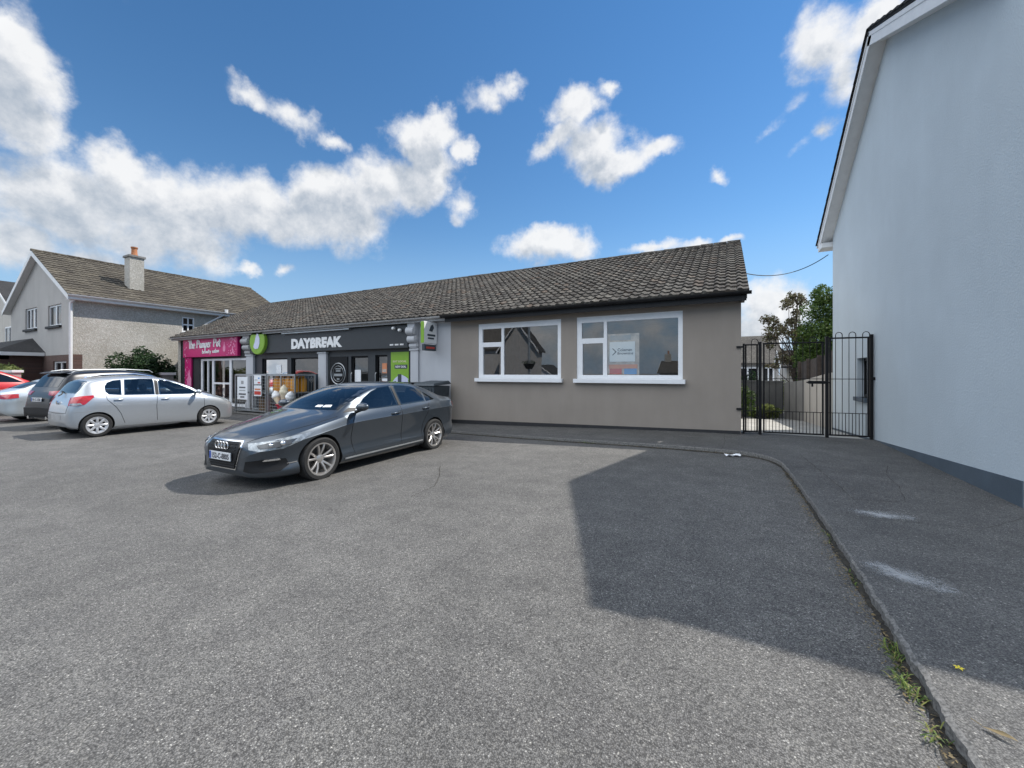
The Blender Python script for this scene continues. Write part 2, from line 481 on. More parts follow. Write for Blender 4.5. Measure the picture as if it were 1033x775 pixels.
def tab(t):
    return [a for a, _ in t], [b for _, b in t]

def ring_verts(xs, P, low, inset=0.0, zfloor=None):
    verts = []
    for i in range(len(xs)):
        zt, zb, zs, wb, wt, cr = (P[k][i] for k in ('zt', 'zb', 'zs', 'wb', 'wt', 'cr'))
        zt -= inset; zb = zfloor; wb = wb - .10 - inset; wt = min(wt - inset * .8, wb * .95); zs = min(zs, zt - cr - .02)
        half = [(0.0, zb), (wb, zb), (wb, zs), (wt, zt - cr), (wt * .6, zt - cr * .36), (0.0, zt)]
        ring = half + [(-y, z) for y, z in half[-2:0:-1]]
        verts += [(xs[i], y, z) for y, z in ring]
    return verts, len(half) * 2 - 2

def car_body(spec, parent, mat):
    x0, x1 = spec['x']
    n = 110
    ks = np.linspace(0, math.pi, n)
    xs = (x0 + x1) / 2 - (x1 - x0) / 2 * np.cos(ks) * (0.985 + 0.015 * np.abs(np.cos(ks)))
    # more stations, blended between cosine and linear spacing
    xs = 0.5 * xs + 0.5 * np.linspace(x0, x1, n)
    xs = np.unique(np.concatenate([xs, x0 + np.array([0.004, 0.01, 0.02, 0.035]), x1 - np.array([0.004, 0.01, 0.02, 0.035])]))
    P = {k: pchip(*tab(spec[k]), xs) for k in ('zt', 'zb', 'zs', 'wb', 'wt', 'cr')}
    low = spec['low']
    ringlen = None
    verts = []
    for i in range(len(xs)):
        zt, zb, zs, wb, wt, cr = (P[k][i] for k in ('zt', 'zb', 'zs', 'wb', 'wt', 'cr'))
        cr = min(cr, (zt - zb) * 0.3)
        zs = min(zs, zt - cr - 0.012)
        wt = min(wt, wb * 0.93)
        pts = [(0.0, zb), (wb * 0.5, zb), (wb - 0.12 if wb > 0.3 else wb * 0.7, zb)]
        for t, ins in low:
            pts.append((wb - ins * min(1, wb / 0.7), zb + t * (zs - zb)))
        A = np.array(pts[-1]); B = np.array((wt, zt - cr)); C = np.array((0.0, zt))
        for t in (0.2, 0.4, 0.6, 0.78):
            pts.append(tuple(A + (B - A) * t))
        P1 = A + (B - A) * 0.86
        y2 = wt * 0.82; P2 = np.array((y2, zt - cr * (y2 / wt)**2))
        for t in (0.2, 0.4, 0.6, 0.8, 1.0):
            q = P1 * (1 - t)**2 + 2 * B * t * (1 - t) + P2 * t * t
            pts.append(tuple(q))
        for f in (0.62, 0.42, 0.2):
            pts.append((wt * f, zt - cr * f * f))
        pts.append((0.0, zt))
        half = pts
        ring = half + [(-y, z) for y, z in half[-2:0:-1]]
        ringlen = len(ring)
        verts.extend([(xs[i], y, z) for y, z in ring])
    mb = MB(); L = ringlen; faces = []
    for i in range(len(xs) - 1):
        for k in range(L):
            faces.append((i * L + k, i * L + (k + 1) % L, (i + 1) * L + (k + 1) % L, (i + 1) * L + k))
    # end caps: strips between mirrored points
    h = len(half)
    for base in (0, (len(xs) - 1) * L):
        for k in range(h - 1):
            a, b = k, k + 1
            ma, mbk = (L - a) % L, (L - b) % L
            q = [base + a, base + b, base + mbk, base + ma]
            q2 = []
            for v in q:
                if v not in q2: q2.append(v)
            if len(q2) >= 3: faces.append(tuple(q2))
    mb.add(verts, faces)
    body = mb.build('body', [mat, 'well', 'cabin'], parent)
    bmx = bmesh.new(); bmx.from_mesh(body.data)
    bvh = BVHTree.FromBMesh(bmx); bmx.free()
    # wheel arches
    cut = MB()
    for ax in (spec['fa'], spec['ra']):
        for sgn in (1, -1):
            w0 = 0.50; w1 = 1.2
            r = spec['arch']
            cut.lathe([(r, sgn * w0), (r, sgn * w1)], 40, 'y', (ax, 0, spec['wr'] + 0.005), 0)
    co = cut.build('cutter_tmp', ['well'])
    extra = []
    if 'cabin' in spec:
        xa, xb, zf = spec['cabin']
        xc = np.linspace(xa, xb, 26)
        PC = {k: pchip(*tab(spec[k]), xc) for k in ('zt', 'zb', 'zs', 'wb', 'wt', 'cr')}
        vs, L2 = ring_verts(xc, PC, low, .035, zf)
        cb = MB()
        cb.add(vs, [(i * L2 + k, i * L2 + (k + 1) % L2, (i + 1) * L2 + (k + 1) % L2, (i + 1) * L2 + k) for i in range(len(xc) - 1) for k in range(L2)] + [tuple(range(L2)), tuple(range((len(xc) - 1) * L2, len(xc) * L2))])
        extra.append(cb.build('cutter_tmp', ['cabin']))
        for poly in spec['side_cuts']:
            cb = MB(); cb.prism([(x, z) for x, z in poly], lambda u, v, d: (u, d, v), -1.5, 1.5); extra.append(cb.build('cutter_tmp', ['cabin']))
        for poly, x0_, x1_ in spec['end_cuts']:
            cb = MB(); cb.prism(poly, lambda u, v, d: (d, u, v), x0_, x1_); extra.append(cb.build('cutter_tmp', ['cabin']))
    md = body.modifiers.new('arch', 'BOOLEAN'); md.operation = 'DIFFERENCE'; md.object = co; md.solver = 'EXACT'
    md.material_mode = 'TRANSFER'
    co.parent = parent
    for q, e in enumerate(extra):
        e.parent = parent
        md = body.modifiers.new('cut%d' % q, 'BOOLEAN'); md.operation = 'DIFFERENCE'; md.object = e; md.solver = 'EXACT'; md.material_mode = 'TRANSFER'
    dg = bpy.context.evaluated_depsgraph_get()
    me = bpy.data.meshes.new_from_object(body.evaluated_get(dg))
    body.modifiers.clear()
    old = body.data; body.data = me; me.name = 'body'
    for e in extra: bpy.data.objects.remove(e)
    bpy.data.objects.remove(co); bpy.data.meshes.remove(old)
    me.polygons.foreach_set('use_smooth', [True] * len(me.polygons))
    me.set_sharp_from_angle(angle=R(spec.get('sharp', 24)))
    return body, bvh

def patch(name, bvh, pts, d, mat, parent, off=0.004, step=0.07, rim=0.012, both=False):
    """a panel that lies on the body: 3-D outline pts, seen along direction d"""
    obs = []
    for sgn in ((1, -1) if both else (1,)):
        pp = [Vector((p[0], p[1] * sgn, p[2])) for p in pts]
        dd = Vector((d[0], d[1] * sgn, d[2])).normalized()
        up = Vector((0, 0, 1)) if abs(dd.z) < 0.95 else Vector((1, 0, 0))
        u = dd.cross(up).normalized(); v = u.cross(dd).normalized()
        bm = bmesh.new()
        vs = [bm.verts.new((p.dot(u), p.dot(v), 0)) for p in pp]
        try:
            bm.faces.new(vs)
        except Exception:
            bm.free(); continue
        us = [p.dot(u) for p in pp]; vv = [p.dot(v) for p in pp]
        for lo, hi, nrm in ((min(us), max(us), (1, 0, 0)), (min(vv), max(vv), (0, 1, 0))):
            k = max(1, int((hi - lo) / step))
            for i in range(1, k + 1):
                c = lo + (hi - lo) * i / (k + 1)
                geom = bm.verts[:] + bm.edges[:] + bm.faces[:]
                bmesh.ops.bisect_plane(bm, geom=geom, plane_co=Vector(nrm) * c, plane_no=nrm, dist=1e-6)
        bmesh.ops.triangulate(bm, faces=[f for f in bm.faces if len(f.verts) > 4])
        miss = 0
        for w in bm.verts:
            o = u * w.co.x + v * w.co.y - dd * 6
            base = u * w.co.x + v * w.co.y
            hit = bvh.ray_cast(o, dd)
            if hit[0] is None:
                q = bvh.find_nearest(base + dd * ((pp[0]).dot(dd)))
                loc, nr = q[0], q[1]
            else:
                loc, nr = hit[0], hit[1]
            if nr.dot(dd) > 0: nr = -nr
            w.co = loc + nr * off * 0.3 - dd * off
        be = [e for e in bm.edges if len(e.link_faces) == 1]
        if be:
            ret = bmesh.ops.extrude_edge_only(bm, edges=be)
            for w in [x for x in ret['geom'] if isinstance(x, bmesh.types.BMVert)]:
                w.co = w.co + dd * rim
        bmesh.ops.recalc_face_normals(bm, faces=bm.faces)
        me = bpy.data.meshes.new(name)
        bm.to_mesh(me); bm.free()
        me.materials.append(M[mat])
        # make sure the visible side points outwards
        me.polygons.foreach_set('use_smooth', [True] * len(me.polygons))
        me.set_sharp_from_angle(angle=R(40))
        o = bpy.data.objects.new(name, me); COL.objects.link(o); o.parent = parent
        obs.append(o)
    return obs if both else obs[0]

def strip(name, bvh, path, d, mat, parent, w=0.01, off=0.0025, both=True):
    """a narrow ribbon along a path on the body (door gaps, trims)"""
    out = []
    for sgn in ((1, -1) if both else (1,)):
        dd = Vector((d[0], d[1] * sgn, d[2])).normalized()
        pp = []
        for a, b in zip(path[:-1], path[1:]):
            a = Vector((a[0], a[1] * sgn, a[2])); b = Vector((b[0], b[1] * sgn, b[2]))
            k = max(2, int((b - a).length / 0.05))
            for i in range(k):
                pp.append(a.lerp(b, i / k))
        pp.append(Vector((path[-1][0], path[-1][1] * sgn, path[-1][2])))
        hit = []
        for p in pp:
            h = bvh.ray_cast(p - dd * 4, dd)
            hit.append(h[0] if h[0] is not None else bvh.find_nearest(p)[0])
        mb = MB(); vs = []
        for i, p in enumerate(hit):
            t = (hit[min(i + 1, len(hit) - 1)] - hit[max(i - 1, 0)]).normalized()
            sd = t.cross(dd).normalized() * w / 2
            vs += [p + sd - dd * off, p - sd - dd * off, p - sd + dd * 0.01, p + sd + dd * 0.01]
        fs = []
        for i in range(len(hit) - 1):
            for k in range(4):
                fs.append((i * 4 + k, i * 4 + (k + 1) % 4, i * 4 + 4 + (k + 1) % 4, i * 4 + 4 + k))
        mb.add(vs, fs)
        out.append(mb.build(name, mat, parent))
    return out

def make_wheel(kind, r, w):
    """tyre and rim meshes, axle along y, outer face at +y"""
    rr = r * (0.735 if kind == 'alloy' else 0.70)
    t = MB()
    hw = w / 2
    t.lathe([(rr, -hw * 0.9), (rr + 0.012, -hw), (r - 0.03, -hw * 1.02), (r - 0.006, -hw * 0.86), (r, -hw * 0.5), (r, hw * 0.5), (r - 0.006, hw * 0.86),
             (r - 0.03, hw * 1.02), (rr + 0.012, hw), (rr, hw * 0.9)], 44, 'y', close=True)
    tyre = t.build('tyre', 'tyre', smooth=True, angle=30)
    m = MB()
    m.lathe([(rr + 0.006, hw * 0.9), (rr + 0.004, hw * 0.97), (rr - 0.016, hw * 0.95), (rr - 0.026, hw * 0.7), (rr - 0.04, -hw * 0.8), (rr + 0.004, -hw * 0.9)], 44, 'y', close=True)
    m.lathe([(0.001, -hw * 0.1), (rr - 0.045, -hw * 0.1), (rr - 0.045, -hw * 0.3), (0.001, -hw * 0.3)], 32, 'y', mi=1, close=True)
    def spoke(ang, r0, r1, w0, w1, y0, y1, th, skew=0.0):
        vs = []
        for rad, ww, yy, sk in ((r0, w0, y0, 0), ((r0 + r1) / 2, (w0 + w1) / 2, (y0 + y1) / 2 + 0.012, skew * 0.5), (r1, w1, y1, skew)):
            for (s1, dy) in ((-1, 0), (-0.6, 0.006), (0.6, 0.006), (1, 0), (1, -th), (-1, -th)):
                x = rad; z = s1 * ww / 2 + sk
                vs.append((x * math.cos(ang) - z * math.sin(ang), yy + dy, x * math.sin(ang) + z * math.cos(ang)))
        fs = []
        for i in range(2):
            for k in range(6):
                fs.append((i * 6 + k, i * 6 + (k + 1) % 6, i * 6 + 6 + (k + 1) % 6, i * 6 + 6 + k))
        fs.append((0, 1, 2, 3, 4, 5)); fs.append((12, 13, 14, 15, 16, 17))
        m.add(vs, fs)
    if kind == 'alloy':
        for k in range(5):
            a = math.pi / 2 + k * 2 * math.pi / 5
            for s in (-1, 1):
                spoke(a + s * 0.15, 0.05, rr - 0.015, 0.032, 0.03, hw * 0.45, hw * 0.82, 0.03, s * 0.022)
        m.lathe([(0.001, hw * 0.62), (0.03, hw * 0.62), (0.062, hw * 0.5), (0.07, hw * 0.1), (0.001, hw * 0.1)], 24, 'y')
    else:
        for k in range(8):
            a = k * 2 * math.pi / 8
            spoke(a, 0.055, rr - 0.012, 0.05, 0.052, hw * 0.78, hw * 0.86, 0.02)
        m.lathe([(rr - 0.055, hw * 0.82), (rr - 0.01, hw * 0.93), (rr - 0.01, hw * 0.8), (rr - 0.055, hw * 0.74)], 40, 'y', close=True)
        m.lathe([(0.001, hw * 0.92), (0.035, hw * 0.9), (0.075, hw * 0.8), (0.075, hw * 0.5), (0.001, hw * 0.5)], 24, 'y')
    rim = m.build('rim', ['alloy' if kind == 'alloy' else 'hubcap', 'disc'], smooth=True, angle=25)
    return tyre, rim

def add_wheels(car, spec, kind):
    tyre, rim = make_wheel(kind, spec['wr'], spec['tw'])
    first = True
    for ax in (spec['fa'], spec['ra']):
        for sgn in (1, -1):
            e = empty('wheel', (ax, sgn * (spec['hw'] - spec['tw'] / 2 - 0.012), spec['wr']), 0 if sgn > 0 else math.pi, car)
            if first:
                t, r_ = tyre, rim; first = False
            else:
                t, r_ = tyre.copy(), rim.copy(); COL.objects.link(t); COL.objects.link(r_)
            t.parent = e; r_.parent = e

def shrink(poly, f=.93):
    cx = sum(p[0] for p in poly) / len(poly); cz = sum(p[1] for p in poly) / len(poly)
    return [(cx + (x - cx) * f, cz + (z - cz) * f) for x, z in poly]

def cabin_fit(car, dash_x, seat_xs, zf, wheel_side, half):
    d = MB()
    pr = [(dash_x + .30, zf), (dash_x + .30, .93), (dash_x + .05, .965), (dash_x - .10, .93), (dash_x - .14, .80), (dash_x - .05, zf)]
    d.prism(pr, lambda u, v, w: (u, w, v), -half, half)
    dash = d.build('dashboard', 'cabin', car, bevel=.02)
    w = MB(); cx, cy, cz = dash_x - .28, wheel_side * .36, .88
    pts = [(cx + .18 * math.sin(a) * .42, cy + .18 * math.cos(a), cz + .18 * math.sin(a) * .9) for a in [2 * math.pi * i / 24 for i in range(25)]]
    w.tube(pts, .015, 8, caps=False); w.tube([(cx, cy - .17, cz), (cx, cy + .17, cz)], .018, 6); w.tube([(cx, cy, cz), (cx + .2, cy, cz - .05)], .03, 8)
    w.build('steering_wheel', 'cabin', dash, smooth=True)
    for sx, wide in seat_xs:
        for cy in ((-.36, .36) if not wide else (-.36, .36)):
            m = MB()
            hw = .24
            for (x0, z0, x1, z1, th, w0, w1) in ((sx, zf + .06, sx - .18, zf + .56, .09, hw, hw * .85), (sx - .185, zf + .60, sx - .22, zf + .75, .06, .13, .11)):
                vs = []
                for (x, z, ww) in ((x0, z0, w0), ((x0 + x1) / 2, (z0 + z1) / 2, w0 * .98), (x1, z1, w1)):
                    for k in range(10):
                        a = 2 * math.pi * k / 10; vs.append((x + math.sin(a) * th, cy + max(-1, min(1, 1.25 * math.cos(a))) * ww, z + math.sin(a) * th * .3))
                m.add(vs, [(i * 10 + k, i * 10 + (k + 1) % 10, (i + 1) * 10 + (k + 1) % 10, (i + 1) * 10 + k) for i in range(2) for k in range(10)] + [tuple(range(10)), tuple(range(20, 30))])
            m.box(sx - .05, sx + .45, cy - hw, cy + hw, zf + .02, zf + .14)
            m.build('seat', 'seat', car, smooth=True, angle=50)

LOW = [(0.0, 0.075), (0.05, 0.035), (0.10, 0.02), (0.16, 0.010), (0.20, 0.010), (0.24, 0.016), (0.31, 0.036), (0.40, 0.040), (0.55, 0.034), (0.72, 0.014), (0.82, 0.002), (0.835, 0.0), (0.85, 0.006), (0.92, 0.024), (1.0, 0.056)]

def plate_text(car, x, y, z, ry, txt, w=0.5, h=0.108, facing=1, lean=0):
    """number plate facing +x (facing 1) or -x (facing -1) in car space"""
    e = MB()
    e.box(-0.006, 0.006, -w / 2, w / 2, -h / 2, h / 2, 0)
    e.box(0.006, 0.0075, -w / 2 + 0.004, -w / 2 + 0.045, -h / 2 + 0.004, h / 2 - 0.004, 1)
    p = e.build('number_plate', ['plate', 'eu_blue'], car, loc=(x, y, z))
    p.rotation_euler = (0, lean, 0 if facing > 0 else math.pi)
    mt = Matrix(((0, 0, 1, 0.008), (1, 0, 0, -w / 2 + 0.035), (0, 1, 0, -h * 0.33), (0, 0, 0, 1)))
    # from the front (+x looking to -x) the reader's right is +y
    t = text_mesh('lettering', txt, h * 0.92, 'ink', None, mt, bold=0.003, depth=0.001, sx=0.92)
    t.parent = p
    bpy.context.view_layer.update()
    ys = [v.co.y for v in t.data.vertices]
    k = (w - 0.1) / (max(ys) - min(ys)); c = (max(ys) + min(ys)) / 2
    for v in t.data.vertices: v.co.y = (v.co.y - c) * k + 0.02
    return p

def sedan_grey():
    S = dict(x=(-2.231, 2.225), fa=1.355, ra=-1.282, wr=0.318, tw=0.225, hw=0.893, arch=0.352, sharp=22,
        zt=[(2.225, .50), (2.215, .585), (2.19, .645), (2.12, .692), (1.9, .782), (1.5, .888), (1.2, .955), (1.04, .99), (.66, 1.185), (.34, 1.318), (.05, 1.388), (-.4, 1.416), (-.9, 1.402), (-1.2, 1.345), (-1.5, 1.235), (-1.75, 1.125), (-1.95, 1.075), (-2.14, 1.062), (-2.2, 1.03), (-2.231, .86)],
        zb=[(2.225, .34), (2.215, .25), (2.18, .19), (1.9, .165), (0, .165), (-1.6, .19), (-2.1, .26), (-2.231, .36)],
        zs=[(2.225, .46), (2.19, .56), (2.0, .645), (1.5, .775), (1.1, .855), (.8, .905), (0, .94), (-.8, .962), (-1.4, .985), (-1.9, .985), (-2.15, .95), (-2.231, .8)],
        wb=[(2.225, .36), (2.215, .47), (2.185, .57), (2.11, .68), (1.97, .785), (1.78, .857), (1.35, .898), (.6, .892), (-.6, .892), (-1.28, .898), (-1.75, .862), (-2.0, .80), (-2.15, .70), (-2.231, .56)],
        wt=[(2.225, .34), (2.1, .50), (1.5, .64), (1.15, .70), (.98, .71), (.66, .68), (.34, .635), (-.1, .60), (-.5, .585), (-1.0, .575), (-1.4, .585), (-1.7, .62), (-1.95, .69), (-2.231, .55)],
        cr=[(2.225, .03), (1.5, .05), (1.05, .045), (.5, .06), (-.5, .055), (-1.2, .06), (-1.8, .035), (-2.231, .03)], low=LOW)
    # front is -Y in the world: local +x -> world -Y
    FWIN = [(.66, .962), (.60, 1.02), (.43, 1.145), (.22, 1.25), (.02, 1.312), (-.29, 1.34), (-.29, .985)]
    RWIN = [(-.36, .988), (-.36, 1.342), (-.6, 1.336), (-.85, 1.308), (-1.0, 1.262), (-1.1, 1.205), (-1.04, 1.01)]
    S['cabin'] = (-1.35, .92, .50)
    S['side_cuts'] = [shrink(FWIN), shrink(RWIN)]
    S['end_cuts'] = [([(-.62, 1.03), (.62, 1.03), (.58, 1.15), (.52, 1.30), (-.52, 1.30), (-.58, 1.15)], .0, 2.0), ([(-.48, 1.16), (.48, 1.16), (.44, 1.30), (-.44, 1.30)], -2.2, -1.0)]
    car = empty('saloon_car', (-6.14, 5.26, g(-6.2, 5.2)), R(-88.9))
    tag(car, 'dark grey metallic saloon with twin spoke alloy wheels parked in front of the convenience shop', 'car')
    body, bvh = car_body(S, car, 'paint_grey')
    add_wheels(car, S, 'alloy')
    cabin_fit(car, .72, [(-.05, False), (-.95, True)], .5, -1, .66)
    D = (0, -1, 0)
    Y = 0.8
    def sd(l): return [(x, Y, z) for x, z in l]
    patch('windscreen', bvh, [(1.0, -.69, .99), (1.0, .69, .99), (.7, .67, 1.15), (.3, .59, 1.325), (.2, .3, 1.345), (.2, 0, 1.352), (.2, -.3, 1.345), (.3, -.59, 1.325), (.7, -.67, 1.15)], (-1, 0, 0), 'clear_car_glass', car)
    patch('front_window', bvh, sd(FWIN), D, 'clear_car_glass', car, both=True)
    patch('rear_window', bvh, sd(RWIN), D, 'clear_car_glass', car, both=True)
    patch('quarter_window', bvh, sd([(-1.075, 1.012), (-1.13, 1.19), (-1.22, 1.14), (-1.36, 1.035)]), D, 'car_glass', car, both=True)
    patch('mirror_corner', bvh, sd([(.90, .95), (.77, 1.015), (.64, 1.01), (.69, .96)]), D, 'black_plastic', car, both=True)
    patch('door_pillar', bvh, sd([(-.296, .985), (-.296, 1.335), (-.354, 1.338), (-.354, .987)]), D, 'black_plastic', car, both=True)
    patch('back_window', bvh, [(-1.7, -.56, 1.13), (-1.7, .56, 1.13), (-1.3, .50, 1.32), (-1.25, 0, 1.345), (-1.3, -.50, 1.32)], (1, 0, 0), 'clear_car_glass', car)
    # grille
    patch('grille_surround', bvh, [(2.2, -.35, .662), (2.2, .35, .662), (2.2, .395, .58), (2.2, .35, .41), (2.2, .29, .275), (2.2, -.29, .275), (2.2, -.35, .41), (2.2, -.395, .58)], (-1, 0, 0), 'chrome', car, off=0.01)
    gr = patch('grille', bvh, [(2.2, -.328, .644), (2.2, .328, .644), (2.2, .37, .577), (2.2, .328, .414), (2.2, .272, .292), (2.2, -.272, .292), (2.2, -.328, .414), (2.2, -.37, .577)], (-1, 0, 0), 'black_plastic', car, off=0.018)
    sl = MB()
    for z in (.32, .355, .39, .54, .58, .62):
        pts = []
        for i in range(9):
            y = -.30 + .6 * i / 8
            h = bvh.ray_cast(Vector((5, y, z)), Vector((-1, 0, 0)))
            pts.append((h[0].x + .026, y, z))
        sl.tube(pts, 0.006, 6)
    sl.build('grille_bars', 'black_metal', gr)
    rings = MB()
    for i in range(4):
        c = (-.105 + i * .07)
        h = bvh.ray_cast(Vector((5, c, .592)), Vector((-1, 0, 0)))[0].x + 0.036 + i * 0.0006
        pts = [(h, c + .047 * math.cos(a * math.pi / 10), .592 + .047 * math.sin(a * math.pi / 10)) for a in range(21)]
        rings.tube(pts, 0.0085, 6, caps=False)
    rings.build('ring_emblem', 'chrome', car, smooth=True)
    hx = bvh.ray_cast(Vector((5, 0, .45)), Vector((-1, 0, 0)))[0].x
    plate_text(car, hx + 0.045, 0, .452, 0, '152-C-8805', facing=1)
    # headlights
    dl = (-.8, -.6, 0)
    hl = [(2.12, .42, .632), (2.1, .45, .555), (2.03, .58, .535), (1.86, .78, .555), (1.66, .855, .635), (1.50, .88, .735), (1.75, .825, .712), (1.98, .65, .662)]
    for o in patch('headlight', bvh, hl, dl, 'lamp_clear', car, off=0.003, step=0.03, both=True):
        pass
    hi = [(2.06, .54, .612), (2.04, .57, .572), (1.9, .71, .575), (1.76, .80, .61), (1.70, .83, .675), (1.95, .67, .642)]
    patch('lamp_bezel', bvh, hi, dl, 'lamp_dark', car, off=0.012, step=0.03, both=True)
    lens = []
    for s in (1, -1):
        for (x, y, z, r_) in ((1.86, .77, .625, .035), (1.96, .68, .61, .028)):
            h = bvh.ray_cast(Vector((x, y * s, z)) + Vector((.8, .6 * s, 0)) * 3, Vector((-.8, -.6 * s, 0)).normalized())[0]
            b = MB(); b.lathe([(0.001, r_ * .55), (r_ * .5, r_ * .48), (r_ * .86, r_ * .25), (r_, 0), (r_, -.02)], 16, 'x')
            o = b.build('lamp_lens', 'chrome', car, smooth=True, loc=h + Vector((.012, .009 * s, 0)))
            o.rotation_euler = (0, 0, math.atan2(.6 * s, .8))
    # intakes
    patch('air_intake', bvh, [(2.15, .43, .40), (2.0, .65, .43), (1.85, .79, .42), (1.82, .81, .33), (1.9, .77, .26), (2.1, .51, .25), (2.16, .40, .27)], dl, 'black_plastic', car, off=0.004, step=0.04, both=True)
    patch('fog_lamp', bvh, [(2.02, .64, .425), (1.9, .75, .43), (1.89, .755, .405), (2.0, .592, .40)], dl, 'chrome', car, off=0.014, step=0.03, both=True)
    strip('bumper_blade', bvh, [(1.85, .82, .345), (1.72, .86, .352)], D, 'chrome', car, w=0.014, off=0.006)
    strip('sill_trim', bvh, [(.95, .9, .245), (-.9, .9, .265)], D, 'steel', car, w=0.02, off=0.010)
    # door gaps
    strip('door_gap', bvh, sd([(.70, .95), (.80, .80), (.82, .55), (.76, .30)]), D, 'black_plastic', car, w=0.008)
    strip('door_gap', bvh, sd([(-.325, .98), (-.33, .6), (-.31, .30)]), D, 'black_plastic', car, w=0.008)
    strip('door_gap', bvh, sd([(-1.12, .99), (-1.05, .80), (-.92, .58), (-.88, .32)]), D, 'black_plastic', car, w=0.008)
    strip('bonnet_gap', bvh, [(2.16, .42, 1.5), (1.9, .62, 1.5), (1.4, .76, 1.5), (1.02, .79, 1.5)], (0, 0, -1), 'black_plastic', car, w=0.008)
    # handles and mirrors
    for s in (1, -1):
        for x, z in ((-.16, .855), (-1.0, .885)):
            h = bvh.ray_cast(Vector((x, 2 * s, z)), Vector((0, -s, 0)))[0]
            b = MB(); b.tube([(x + .1, h.y - .004 * s, z), (x + .085, h.y + .022 * s, z), (x - .085, h.y + .022 * s, z + .006), (x - .1, h.y - .004 * s, z + .006)], [.012, .015, .015, .012], 8)
            b.build('door_handle', 'paint_grey', car, smooth=True, angle=60)
        b = MB()
        cx, cy, cz = .70, .985 * s, 1.03
        vs = []; nn, mm = 14, 10
        prof = []
        for i in range(mm + 1):
            t = math.pi * i / mm
            prof.append((math.sin(t), -math.cos(t)))
        vs = []; fs = []
        for i, (rr, hh) in enumerate(prof):
            for k in range(nn):
                a = 2 * math.pi * k / nn
                sx = .085 if math.cos(a) > 0 else .045
                vs.append((cx + rr * math.cos(a) * sx, cy + hh * .125, cz + rr * math.sin(a) * .068 + .008 * hh * s * s))
        for i in range(mm):
            for k in range(nn):
                fs.append((i * nn + k, i * nn + (k + 1) % nn, (i + 1) * nn + (k + 1) % nn, (i + 1) * nn + k))
        b.add(vs, fs)
        o = b.build('wing_mirror', 'paint_grey', car, smooth=True, angle=60)
        b = MB(); b.tube([(cx + .01, .84 * s, .945), (cx + .005, .90 * s, .965), (cx, .945 * s, .985)], [.03, .024, .03], 8)
        b.build('mirror_arm', 'black_plastic', o)
    # tail lamps
    patch('tail_light', bvh, [(-2.2, .42, .93), (-2.17, .6, .95), (-2.1, .72, .95), (-2.1, .72, .84), (-2.17, .6, .80), (-2.2, .42, .80)], (.9, -.4, 0), 'lamp_red', car, both=True, step=0.04)
    # papers on the dash, behind the nearside of the screen
    patch('dash_paper', bvh, [(.9, .18, 1.02), (.9, .31, 1.02), (.8, .31, 1.05), (.8, .19, 1.05)], (-1, 0, 0), 'paper', car, off=0.008)
    patch('dash_paper', bvh, [(.9, .34, 1.022), (.9, .50, 1.026), (.8, .47, 1.056), (.8, .35, 1.052)], (-1, 0, 0), 'paper', car, off=0.008)
    return car

